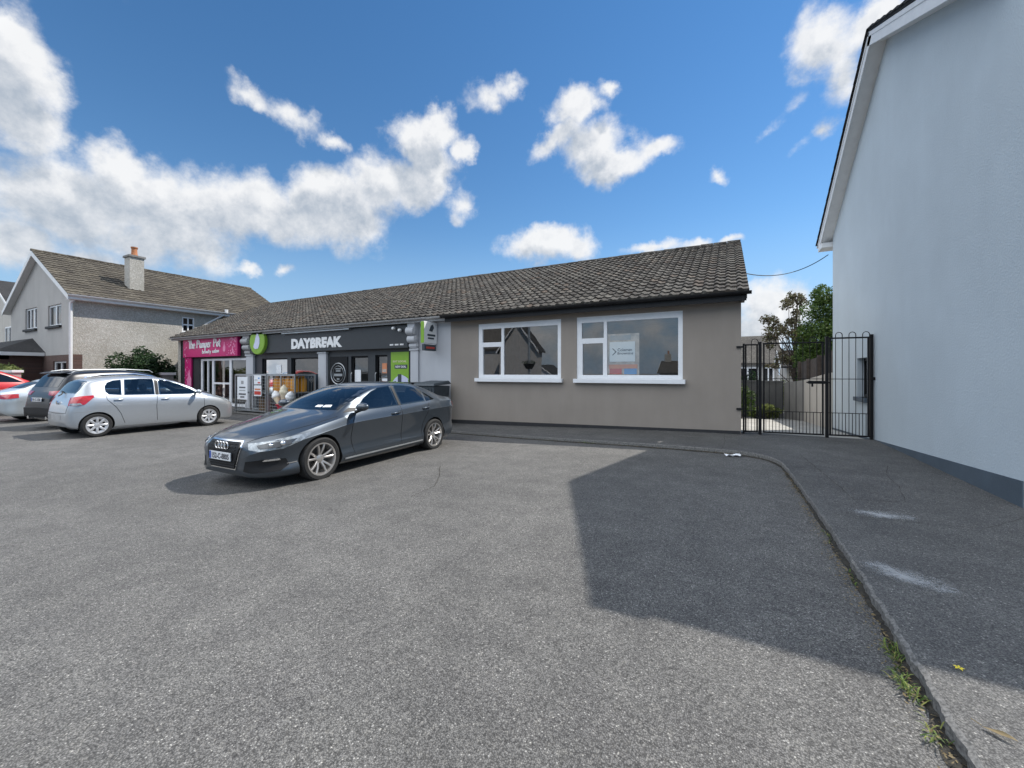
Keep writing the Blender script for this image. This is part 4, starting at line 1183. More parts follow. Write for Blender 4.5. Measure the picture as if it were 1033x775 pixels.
# ------------------------------------------------------------------ the shop row
EY, EZ, RY, RZ = 9.66, 3.10, 16.2, 5.95
def build_shops():
    b = empty('shop_building', (-12, 10, 0))
    tag(b, 'long single storey row of shops under one dark tiled roof', 'building')
    off = Matrix.Translation((12, -10, 0))
    P = empty('tmp')     # world-space parent trick: children are given the inverse
    bpy.data.objects.remove(P)
    b.location = (0, 0, 0)
    f10 = fnX(10.0)
    W1 = (-6.46, -3.88, 1.24, 2.81); W2 = (-3.45, -.92, 1.24, 2.82)
    mb = MB(); mb.wall(-7.45, .24, -.5, 2.98, [W1, W2], f10, .3)
    mb.build('brown_wall', 'brown_render', b)
    # black plinth band, wedge that runs out towards the gate
    mb = MB(); mb.prism([(-7.44, -.5), (.23, -.5), (.23, .145), (-7.44, -.02)], f10, -.012, .02)
    mb.build('plinth', 'plinth_black', b)
    mb = MB(); mb.wall(10.302, 22.0, -.9, 2.98, [], lambda u, v, d: (.24 - d, u, v), .25); mb.wall(-7.45, .24, -.9, 2.98, [], lambda u, v, d: (u, 22 - d, v), .25)
    mb.prism([(10.05, 2.98), (22.3, 2.98), (RY, RZ - .14)], lambda u, v, d: (.24 - d, u, v), 0, .25)
    mb.build('end_wall', 'white_render', b)
    for W, mu in ((W1, -5.66), (W2, -2.72)):
        u0, u1, v0, v1 = W
        lights = [(u0 + .15, mu - .05, 1.34, 2.14), (u0 + .13, mu - .03, 2.27, v1 - .15), (mu + .05, u1 - .1, 1.34, v1 - .15)]
        window(b, f10, u0, u1, v0, v1, lights, rec=.02, sillproud=.12, sillh=.1)
    # interior of the brown unit
    def room(x0, x1, y1, zf, zt, name='interior'):
        mb = MB(); y0 = 10.32
        mb.add([(x0, y0, zf), (x1, y0, zf), (x1, y1, zf), (x0, y1, zf)], [(0, 1, 2, 3)], 1)
        mb.add([(x0, y0, zt), (x1, y0, zt), (x1, y1, zt), (x0, y1, zt)], [(0, 1, 2, 3)], 0)
        mb.add([(x0, y1, zf), (x1, y1, zf), (x1, y1, zt), (x0, y1, zt)], [(0, 1, 2, 3)], 0)
        mb.add([(x0, y0, zf), (x0, y1, zf), (x0, y1, zt), (x0, y0, zt)], [(0, 1, 2, 3)], 0)
        mb.add([(x1, y0, zf), (x1, y1, zf), (x1, y1, zt), (x1, y0, zt)], [(0, 1, 2, 3)], 0)
        return mb.build(name, ['interior', 'interior_floor'], b)
    room(-7.4, -.02, 14.5, -.02, 2.9)
    room(-18.2, -8.75, 14.0, -.1, 2.9)
    room(-23.6, -18.3, 13.0, -.1, 2.9)
    # white/grey party section right of the convenience shop
    mb = MB(); mb.wall(-8.69, -7.452, -.6, 2.98, [], f10, .3); mb.build('grey_wall', 'shop_grey', b)
    # convenience shop front
    holes = [(-17.2, -15.5, .0, 1.98), (-15.26, -13.6, .0, 1.98), (-11.85, -11.0, -.02, 1.98), (-10.66, -10.1, -.02, 2.0)]
    mb = MB(); mb.wall(-18.2, -8.69, -.6, 2.98, holes, fnX(10.03), .25); mb.build('shop_front', 'charcoal', b)
    for h, nm, lights in ((holes[0], 'shop_window', [(-17.1, -15.6, .1, 1.93)]), (holes[1], 'shop_window', [(-15.18, -13.68, .1, 1.93)]),
                   (holes[2], 'shop_door', [(-11.78, -11.07, .1, 1.92)]), (holes[3], 'shop_door', [(-10.6, -10.16, .1, 1.94)])):
        fr = window(b, fnX(10.03), *h, lights, rec=.06, frame='black_metal', glassm='shop_glass', sill=False, name=nm)
        if nm == 'shop_door':
            d = MB(); d.tube([(h[0] + .035, 10.04, .7), (h[0] + .035, 10.0, .75), (h[0] + .035, 10.0, 1.35), (h[0] + .035, 10.04, 1.4)], .016, 8); d.build('door_handle', 'steel', fr)
    # dark blue lower half of the second window and emblem
    d = MB(); d.box(-15.18, -13.68, 10.098, 10.106, .1, 1.32); o = d.build('window_film', 'navy', b)
    em = MB()
    for s, mi in ((1.0, 0), (.8, 1)):
        em.add([(-14.1 - .17 * s, 10.095 - .002 * mi, 1.12), (-14.1, 10.095 - .002 * mi, 1.12 - .11 * s), (-14.1 + .17 * s, 10.095 - .002 * mi, 1.12), (-14.1, 10.095 - .002 * mi, 1.12 + .11 * s)], [(0, 1, 2, 3)], mi)
    em.box(-14.2, -14.0, 10.088, 10.091, 1.10, 1.135, 0)
    em.build('diamond_emblem', ['steel', 'navy'], o)
    # black door panel with round emblem
    d = MB(); d.box(-12.95, -12.0, 10.0, 10.03, -.1, 1.98); pnl = d.build('door_panel', 'black_metal', b, bevel=.01)
    e = MB()
    for r0, r1 in ((.40, .36), (.29, .275)):
        pts = [(-12.48 + (r0 + r1) / 2 * math.cos(a * math.pi / 20), 9.996, 1.36 + (r0 + r1) / 2 * math.sin(a * math.pi / 20)) for a in range(41)]
        e.tube(pts, (r0 - r1) / 2.2, 6, caps=False)
    e.box(-12.7, -12.26, 9.992, 9.998, 1.27, 1.36); e.box(-12.6, -12.36, 9.992, 9.998, 1.44, 1.48); e.box(-12.62, -12.34, 9.992, 9.998, 1.52, 1.55)
    e.box(-12.55, -12.41, 9.992, 9.998, 1.13, 1.2)
    e.box(-12.78, -12.18, 9.992, 9.998, .80, .83); e.box(-12.6, -12.3, 9.992, 9.998, .58, .74)
    e.build('round_emblem', 'steel', pnl)
    # pilasters with scrolled corbels
    for (x0, x1, cb) in ((-18.2, -17.68, True), (-13.5, -13.06, False), (-9.0, -8.68, True)):
        d = MB(); d.box(x0, x1, 9.93, 10.03, -.3, 2.12); d.box(x0 - .03, x1 + .03, 9.91, 10.03, -.3, .12); d.box(x0 - .03, x1 + .03, 9.9, 10.03, 2.1, 2.17)
        p = d.build('pilaster', 'shop_grey', b, bevel=.012)
        if cb:
            c = MB(); w = (x1 - x0) * .9; xm = (x0 + x1) / 2
            c.box(xm - w / 2, xm + w / 2, 9.78, 10.03, 2.80, 3.0)
            for (y, z, r) in ((9.80, 2.72, .13), (9.86, 2.46, .12), (9.92, 2.26, .075)):
                c.lathe([(r * .6, -w / 2 - .02), (r, -w / 2), (r, w / 2), (r * .6, w / 2 + .02)], 18, 'x', (xm, y, z))
                for sx in (-1, 1):
                    c.lathe([(r * .35, sx * (w / 2 + .005)), (r * .35, sx * (w / 2 + .035))], 12, 'x', (xm, y, z))
            c.box(xm - w / 2, xm + w / 2, 9.88, 10.03, 2.18, 2.8)
            c.build('corbel', 'grey_plastic' if x0 < -15 else 'shop_grey', p, smooth=True, angle=40)
    # beauty salon front
    holes = [(-22.2, -18.28, -.1, 2.05)]
    mb = MB(); mb.wall(-23.95, -18.2, -.6, 2.98, holes, fnX(10.02), .25); mb.build('salon_front', 'plinth_black', b)
    lights = [(-22.05, -21.62, .12, 1.95), (-21.54, -21.2, .12, 1.95), (-21.05, -19.75, .95, 1.95), (-21.05, -19.75, .02, .87), (-19.58, -18.42, .02, 1.95)]
    window(b, fnX(10.02), *holes[0], lights, rec=.05, frame='upvc', glassm='shop_glass', sill=False, name='salon_window')
    d = MB(); d.box(-24.2, -23.95, 9.99, 10.3, -.5, 2.98); d.wall(10.0, 22, -.6, 2.98, [], lambda u, v, d_: (-24.2 + d_, u, v), .25); d.build('side_wall', 'pebble', b)
    # roof
    sl = Vector((0, RY - EY, RZ - EZ)); L = sl.length; us = sl.normalized(); nn = Vector((0, -us.z, us.y))
    x0 = -24.15
    rf = tiles('roof', b, (x0, EY, EZ), (1, 0, 0), us, nn, .38 - x0, L, .335, .225, 'tile', left=lambda t: -3.2 * t, seed=4, roll=.036, lift=.036)
    dk = MB()
    a = nn * -.035
    dk.add([(x0, EY + a.y + .02, EZ + a.z), (.33, EY + a.y + .02, EZ + a.z), (.33, RY, RZ - .05), (x0 - 3.2, RY, RZ - .05)], [(0, 1, 2, 3)])
    dk.add([(x0 - 3.2, RY, RZ - .05), (.33, RY, RZ - .05), (.33, 22.6, 3.1), (x0, 22.6, 3.1)], [(0, 1, 2, 3)])
    dk.add([(x0, EY + .02, EZ - .05), (x0 - 3.2, RY, RZ - .05), (x0, 22.6, 3.1)], [(0, 1, 2)])
    dk.build('roof_deck', 'tile_black', rf)
    ridge(rf, (x0 - 3.2, RY, RZ - .02), (.38, RY, RZ - .02), 'tile', r=.14, r2=.11)
    # verge, fascia, soffit, gutters
    mb = MB()
    mb.prism([(EY + .0, EZ - .17), (EY + .02, EZ - .0), (RY, RZ - .03), (RY, RZ - .2)], lambda u, v, d: (.34 - d, u, v), 0, .025)
    mb.box(.2402, .3, EY + .02, 10.02, EZ - .2, EZ - .1)
    mb.build('bargeboard', 'black_plastic', b)
    mb = MB(); mb.box(-7.45, .33, EY + .04, EY + .065, EZ - .2, EZ - .03); mb.box(-7.45, .33, EY + .065, 9.998, EZ - .15, EZ - .135); mb.build('fascia_board', 'black_plastic', b)
    mb = MB(); mb.box(-24.2, -7.453, EY + .04, EY + .065, EZ - .14, EZ - .03); mb.box(-24.2, -7.453, EY + .065, 10.02, EZ - .125, EZ - .11); mb.build('fascia_board', 'grey_plastic', b)
    gutter(b, [(-7.55, EY - .02, EZ - .02), (.42, EY - .02, EZ - .02)], .065, 'black_plastic')
    gutter(b, [(-24.2, EY - .02, EZ - .02), (-7.56, EY - .02, EZ - .02)], .06, 'grey_plastic')
    return b

def signs():
    # convenience shop sign
    s = empty('shop_sign'); tag(s, 'long charcoal fascia sign with white capital letters and a green roundel', 'sign')
    mb = MB(); mb.box(-17.75, -9.02, 9.83, 9.99, 2.19, 2.94); mb.build('panel', 'charcoal', s, bevel=.012)
    mb = MB(); mb.box(-15.4, -11.6, 9.72, 9.82, 2.90, 2.94); mb.build('light_trough', 'steel', s)
    t = text_mesh('lettering', 'DAYBREAK', .52, 'ivory', s, at(-14.92, 9.825, 2.31) @ FACE_NEG_Y, bold=.034, depth=.012, sx=1.0)
    fit_x(t, -14.92, -12.05); fit_z(t, 2.31, 2.70)
    rd = MB(); rd.lathe([(.001, 9.70), (.50, 9.70), (.52, 9.72), (.52, 9.83), (.001, 9.83)], 48, 'y', (-17.0, 0, 2.66))
    rr = rd.build('roundel', 'lime', s, smooth=True, angle=30)
    lf = MB()
    out = [(-.10, -.30), (.10, -.28), (.20, -.08), (.20, .12), (.10, .32), (.02, .34), (-.06, .20), (-.12, .02), (-.22, -.18), (-.20, -.24)]
    lf.prism([(-17.0 + x, 2.66 + z) for x, z in out], lambda u, v, d: (u, 9.70 - d, v), .0, .012, 0)
    lf.build('leaf_mark', 'leafwhite', rr)
    mb = MB()
    for i in range(11):
        if i in (3, 7): continue
        mb.box(-9.78 + i * .055, -9.74 + i * .055, 9.822, 9.829, 2.28, 2.33)
    mb.build('small_lettering', 'ivory', s)
    for x, z in ((-9.55, 2.83), (-9.28, 2.76)):
        mb = MB(); mb.lathe([(.001, 9.69), (.04, 9.70), (.055, 9.74), (.05, 9.79), (.02, 9.83)], 14, 'y', (x, 0, z)); mb.build('spotlight', 'ivory', s, smooth=True)
    # salon sign
    s = empty('shop_sign'); tag(s, 'magenta salon sign with white handwriting above the white framed shop window', 'sign')
    mb = MB(); mb.box(-23.4, -18.72, 9.86, 10.0, 2.13, 2.97); mb.box(-23.4, -22.8, 9.93, 10.0, .4, 2.125); mb.build('panel', 'magenta', s, bevel=.01)
    # handwriting strokes
    G = {
        'T': ([(0, 1), (.62, 1.04)], [(.33, 1.02), (.28, 0)]), 'h': ([(.05, 1), (0, 0)], [(0, .4), (.22, .58), (.34, .4), (.33, 0)]),
        'e': ([(.03, .3), (.33, .36), (.28, .56), (.1, .52), (.02, .25), (.15, .02), (.34, .1)],), 'P': ([(.08, 1), (.03, 0)], [(.08, 1), (.45, .92), (.42, .58), (.07, .48)]),
        'a': ([(.33, .5), (.12, .56), (.02, .25), (.12, .02), (.28, .15), (.34, .52), (.32, .15), (.42, 0)],), 'm': ([(.02, .55), (.02, 0)], [(.02, .35), (.16, .56), (.25, .38), (.25, 0)], [(.25, .36), (.4, .56), (.5, .36), (.5, 0)]),
        'p': ([(.05, .55), (0, -.4)], [(.05, .4), (.25, .58), (.35, .3), (.2, .03), (.03, .12)]), 'r': ([(.02, .55), (.02, 0)], [(.02, .32), (.15, .55), (.3, .52)]),
        'o': ([(.18, .56), (.02, .3), (.15, .02), (.34, .25), (.28, .5), (.18, .56)],), 't': ([(.15, .9), (.12, .1), (.28, 0)], [(0, .62), (.34, .64)]), ' ': (),
        'b': ([(.05, 1), (.02, 0), (.28, .05), (.32, .4), (.04, .45)],), 'u': ([(.02, .55), (.05, .05), (.25, .05), (.32, .55), (.34, 0)],), 'y': ([(.02, .55), (.15, .1)], [(.34, .55), (.1, -.35)]),
        's': ([(.3, .5), (.08, .5), (.1, .3), (.28, .22), (.24, .02), (.02, .05)],), 'l': ([(.05, 1), (.04, .05), (.12, 0)],), 'n': ([(.02, .55), (.02, 0)], [(.02, .35), (.2, .56), (.3, .36), (.3, 0)])}
    ADV = {'T': .58, 'm': .62, ' ': .34, 'l': .22, 't': .42, 'P': .58, 'a': .5}
    def write(txt, x, z, h, r, slope=0.0):
        m = MB(); x0 = x
        for ch in txt:
            for st in G[ch]:
                P_ = [(x + a * h, 9.85, z + bb * h + (x - x0) * slope) for a, bb in st]
                q = catmull([(p[0], p[1], p[2]) for p in P_], 4) if len(P_) > 2 else [Vector(p) for p in P_]
                m.tube(q, r, 6)
            x += ADV.get(ch, .45) * h
        return m, x
    m, xe = write('The Pamper Pot', -22.75, 2.53, .37, .034, .018)
    o = m.build('lettering', 'ivory', s); fit_x(o, -22.85, -20.0)
    m, xe = write('beauty salon', -21.5, 2.29, .18, .016, .018)
    o = m.build('lettering', 'ivory', s); fit_x(o, -21.6, -20.15)
    rnd = random.Random(11); m = MB()
    for i in range(46):
        x = -18.8 - abs(rnd.gauss(0, .38)); z = rnd.uniform(2.18, 2.92); r_ = rnd.uniform(.015, .055)
        m.lathe([(.001, 9.850), (r_, 9.852), (r_, 9.861)], 7, 'y', (x, 0, z))
    for i in range(40):
        x = rnd.uniform(-23.38, -23.05); z = rnd.uniform(.5, 2.9); r_ = rnd.uniform(.012, .045)
        m.lathe([(.001, 9.850 if z > 2.15 else 9.92), (r_, 9.852 if z > 2.15 else 9.922), (r_, 9.861 if z > 2.15 else 9.931)], 7, 'y', (x, 0, z))
    m.build('dots', 'pink', s)
    m = MB()
    for (x, z, k, yy) in ((-19.75, 2.52, .26, 9.858), (-22.98, 1.05, .5, 9.928)):
        m.prism([(x - .06 * k, z + .9 * k), (x + .1 * k, z + 1.0 * k), (x + .16 * k, z + .5 * k), (x + .42 * k, z + .1 * k), (x + .4 * k, z - .6 * k), (x - .35 * k, z - .6 * k), (x - .4 * k, z + .05 * k), (x - .12 * k, z + .4 * k)], lambda u, v, d: (u, yy - d, v), -.004, .006)
    m.build('bottle_mark', 'pink', s)
    # projecting sign
    s = empty('projecting_sign'); tag(s, 'green and white box sign projecting from the grey wall, dark strip below', 'sign')
    mb = MB(); mb.box(-8.06, -7.94, 9.35, 9.95, 2.28, 2.93); bx = mb.build('box', 'ivory', s, bevel=.01)
    mb = MB(); mb.box(-8.063, -7.937, 9.345, 9.348, 2.30, 2.91, 0); mb.box(-8.05, -7.95, 9.342, 9.344, 2.285, 2.925, 0); mb.build('green_edge', 'lime', bx)
    mb = MB(); mb.box(-7.938, -7.935, 9.5, 9.9, 2.50, 2.85, 0)
    mb = MB(); mb.prism([(9.58, 2.66), (9.66, 2.82), (9.75, 2.86), (9.8, 2.76), (9.72, 2.64)], lambda u, v, d: (-7.939 + d, u, v), 0, .006, 0); mb.box(-7.939, -7.934, 9.5, 9.86, 2.5, 2.56); mb.box(-7.939, -7.934, 9.52, 9.8, 2.41, 2.46); mb.build('mark', 'bin', bx)
    mb = MB(); mb.box(-8.05, -7.95, 9.38, 9.92, 2.06, 2.25); st = mb.build('lower_strip', 'bin', s, bevel=.006)
    mb = MB(); mb.box(-7.948, -7.944, 9.45, 9.85, 2.12, 2.18); mb.build('strip_lettering', 'redprint', st)
    mb = MB(); mb.tube([(-8.0, 9.9, 2.8), (-8.0, 10.0, 2.8)], .02); mb.tube([(-8.0, 9.9, 2.35), (-8.0, 10.0, 2.35)], .02); mb.build('bracket', 'black_metal', s)
    # green poster beside the doors
    s = empty('poster'); tag(s, 'tall green poster with a white foot beside the shop doors', 'poster')
    mb = MB(); mb.box(-9.92, -9.14, 10.012, 10.028, .4, 2.08); pa = mb.build('sheet', 'lime', s)
    mb = MB(); mb.box(-9.75, -9.2, 10.005, 10.011, 1.53, 1.66); mb.build('label_band', 'bin', pa)
    text_fit('lettering', 'NEW DEAL', 'ivory', pa, -9.71, -9.24, 10.004, 1.56, 1.63)
    text_fit('lettering', 'EAT LOCAL', 'cream', pa, -9.82, -9.24, 10.010, 1.74, 1.80)
    mb = MB(); mb.prism([(-9.9, .42), (-9.9, 1.05), (-9.72, 1.22), (-9.5, 1.35), (-9.3, 1.28), (-9.16, 1.2), (-9.16, .42)], lambda u, v, d: (u, 10.011 - d, v), 0, .004); mb.build('white_bowl', 'leafwhite', pa)
    mb = MB(); mb.box(-9.6, -9.45, 9.998, 10.005, 1.05, 1.35); mb.box(-9.75, -9.68, 9.998, 10.005, .95, 1.12); mb.build('print', 'bin', pa)
    # posters in the windows
    def sheet(nm, lab, x0, x1, z0, z1, y, mat='paper', extra=None, group=None):
        mb = MB(); mb.box(x0, x1, y, y + .004, z0, z1); o = mb.build(nm, mat); tag(o, lab, 'notice' if nm == 'notice' else 'poster', group)
        if extra:
            for (n2, m2, a, b_, c, d_) in extra:
                mb = MB(); mb.box(x0 + a * (x1 - x0), x0 + b_ * (x1 - x0), y - .004, y - .001, z0 + c * (z1 - z0), z0 + d_ * (z1 - z0)); mb.build(n2, m2, o)
        return o
    sheet('notice', 'small white notice high in the left hand dark framed shop window', -16.35, -16.02, 1.38, 1.72, 10.112)
    sheet('notice', 'white notice on the glass of the first shop door', -11.75, -11.45, 1.02, 1.5, 10.112)
    sheet('notice', 'white sheet low on the narrow shop door beside the green poster', -10.42, -10.18, .95, 1.2, 10.112)
    sheet('poster', 'orange food poster inside the narrow shop door', -10.42, -10.2, 1.38, 1.72, 10.112, 'orangeprint', [('print', 'tanprint', .1, .9, .1, .4)])
    # agent's poster in the brown unit window
    s = empty('letting_poster'); tag(s, 'collage poster with a white agent board standing behind the right hand window', 'poster')
    y = 10.085
    mb = MB(); mb.box(-2.68, -1.9, y, y + .012, 1.3, 2.36); bd = mb.build('sheet', 'tanprint', s)
    mb = MB(); mb.box(-2.62, -2.0, y - .008, y - .002, 1.67, 2.16); wb = mb.build('white_board', 'paper', bd)
    mb = MB()
    mb.add([(-2.56, y - .011, 2.0), (-2.53, y - .011, 2.0), (-2.44, y - .011, 1.915), (-2.53, y - .011, 1.83), (-2.56, y - .011, 1.83), (-2.48, y - .011, 1.915)], [(0, 5, 2, 1), (5, 4, 3, 2)])
    mb.build('arrow_mark', 'ink', wb)
    text_fit('lettering', 'Coleman', 'ink', wb, -2.42, -2.07, y - .011, 1.925, 2.0)
    text_fit('lettering', 'Browning', 'ink', wb, -2.42, -2.04, y - .011, 1.825, 1.905)
    for (x0, x1, z0, z1, m_) in ((-2.62, -2.32, 1.36, 1.5, 'redprint'), (-2.26, -1.96, 1.36, 1.5, 'blueprint'), (-2.64, -1.94, 1.5, 1.6, 'orangeprint'), (-2.6, -2.1, 2.2, 2.32, 'grey_plastic')):
        mb = MB(); mb.box(x0, x1, y - .006, y - .002, z0, z1); mb.build('print', m_, bd)

def fit_x(o, a, b):
    xs = [v.co.x for v in o.data.vertices]; lo, hi = min(xs), max(xs)
    for v in o.data.vertices: v.co.x = a + (v.co.x - lo) * (b - a) / (hi - lo)
def fit_z(o, a, b):
    xs = [v.co.z for v in o.data.vertices]; lo, hi = min(xs), max(xs)
    for v in o.data.vertices: v.co.z = a + (v.co.z - lo) * (b - a) / (hi - lo)
def text_fit(nm, s, mat, parent, x0, x1, y, z0, z1):
    t = text_mesh(nm, s, .1, mat, parent, at(0, y, 0) @ FACE_NEG_Y, bold=.002, depth=.001)
    fit_x(t, x0, x1); fit_z(t, z0, z1)
    return t
# ------------------------------------------------------------------ houses
def house_right():
    b = empty('gable_house'); tag(b, 'tall pale blue grey rendered house gable filling the right side', 'house')
    X = 2.55
    fn = fnYm(X)
    win = (10.95, 11.7, .86, 1.72)
    mb = MB(); mb.wall(5.85, 14.1, -.7, 5.2, [win], fn, .3)
    mb.prism([(5.85, 5.2), (14.1, 5.2), (14.1, 5.27), (9.75, 7.58), (5.85, 5.5)], fn, 0, .3)
    mb.build('gable_wall', 'house_render', b)
    mb = MB(); mb.prism([(5.86, -.7), (10.75, -.7), (10.75, .06), (5.86, .335)], fn, -.012, .02); mb.prism([(10.76, -.7), (14.09, -.7), (14.09, -.12), (10.76, .055)], fn, -.010, .02)
    mb.build('plinth', 'blue_grey', b)
    window(b, fn, *win, [(win[0] + .06, win[1] - .06, win[2] + .06, win[3] - .06)], rec=.12, frame='black_plastic', glassm='dark_glass', sillmat='blue_grey', sillproud=.06)
    # front, rear and far walls
    mb = MB()
    fholes = [(4.0, 5.8, .9, 2.1), (8.2, 10, .9, 2.1), (4.2, 5.6, 3.4, 4.6), (8.4, 9.8, 3.4, 4.6)]
    mb.wall(X + .3, 11.5, -.6, 5.2, fholes, fnX(5.86), .3); mb.wall(X + .3, 11.5, -.8, 5.2, [], lambda u, v, d: (u, 14.1 - d, v), .3); mb.wall(5.75, 14.1, -.8, 5.2, [], lambda u, v, d: (11.5 - d, u, v), .3)
    mb.prism([(5.75, 5.2), (14.1, 5.2), (9.75, 7.5)], lambda u, v, d: (11.5 - d, u, v), 0, .3)
    mb.build('outer_wall', 'house_render', b)
    for h in fholes:
        m = (h[0] + h[1]) / 2
        window(b, fnX(5.86), *h, [(h[0] + .07, m - .04, h[2] + .07, h[3] - .07), (m + .04, h[1] - .07, h[2] + .07, h[3] - .07)], rec=.1, glassm='dark_glass')
    # roof slabs with stepped verge tiles
    xv = 2.29; ap = Vector((0, 9.75, 7.78)); far = Vector((0, 14.72, 5.13)); near = Vector((0, 5.80, 5.67))
    mb = MB()
    for e in (far, near):
        d = (e - ap).normalized(); n = Vector((0, -d.z, d.y)) if d.y > 0 else Vector((0, d.z, -d.y))
        n = Vector((0, abs(d.z), abs(d.y))) if d.y > 0 else Vector((0, -abs(d.z), abs(d.y)))
        a, c = ap, e
        vs = []
        for x in (xv, 11.8):
            for p, o in ((a, 0), (c, 0), (c, -.05), (a, -.05)):
                q = p + n * o; vs.append((x, q.y, q.z))
        mb.add(vs, [(0, 1, 2, 3), (7, 6, 5, 4), (0, 4, 5, 1), (1, 5, 6, 2), (2, 6, 7, 3), (3, 7, 4, 0)])
        L = (e - ap).length; k = int(L / .32)
        for i in range(k):
            p0 = ap + d * (L * i / k); p1 = ap + d * (L * (i + 1) / k + .03)
            vs = []
            for x in (xv - .03, xv + .3):
                for p, o in ((p0, .004), (p1, .03), (p1, .006), (p0, -.012)):
                    q = p + n * o; vs.append((x, q.y, q.z))
            mb.add(vs, [(0, 1, 2, 3), (7, 6, 5, 4), (0, 4, 5, 1), (1, 5, 6, 2), (2, 6, 7, 3), (3, 7, 4, 0)])
    mb.build('roof', 'tile_black', b)
    bb = MB(); sf = MB()
    for e in (far, near):
        d = (e - ap).normalized(); n = Vector((0, abs(d.z) * (1 if d.y > 0 else -1), abs(d.y)))
        p0 = ap - n * .06; p1 = e - n * .06 - d * .1
        v = lambda p, o, x: (x, (p - n * o).y, (p - n * o).z)
        # bargeboard in two steps
        for (x0, x1, o0, o1) in ((xv + .01, xv + .032, 0, .22), (xv + .0, xv + .009, .0, .07)):
            vs = [v(p0, o0, x0), v(p1, o0, x0), v(p1, o1, x0), v(p0, o1, x0), v(p0, o0, x1), v(p1, o0, x1), v(p1, o1, x1), v(p0, o1, x1)]
            bb.add(vs, [(0, 1, 2, 3), (7, 6, 5, 4), (0, 4, 5, 1), (1, 5, 6, 2), (2, 6, 7, 3), (3, 7, 4, 0)])
        vs = [v(p0, .19, xv + .033), v(p1, .19, xv + .033), v(p1, .20, xv + .033), v(p0, .20, xv + .033), v(p0, .19, X + .1), v(p1, .19, X + .1), v(p1, .20, X + .1), v(p0, .20, X + .1)]
        sf.add(vs, [(0, 1, 2, 3), (7, 6, 5, 4), (0, 4, 5, 1), (1, 5, 6, 2), (2, 6, 7, 3), (3, 7, 4, 0)])
    bb.box(xv + .012, X + .2, 14.12, 14.62, 4.9, 5.03)
    bb.build('bargeboard', 'white_paint', b, bevel=.004)
    sf.build('soffit', 'white_paint', b)
    gutter(b, [(xv, 14.72, 5.1), (11.6, 14.72, 5.1)], .06, 'white_paint')

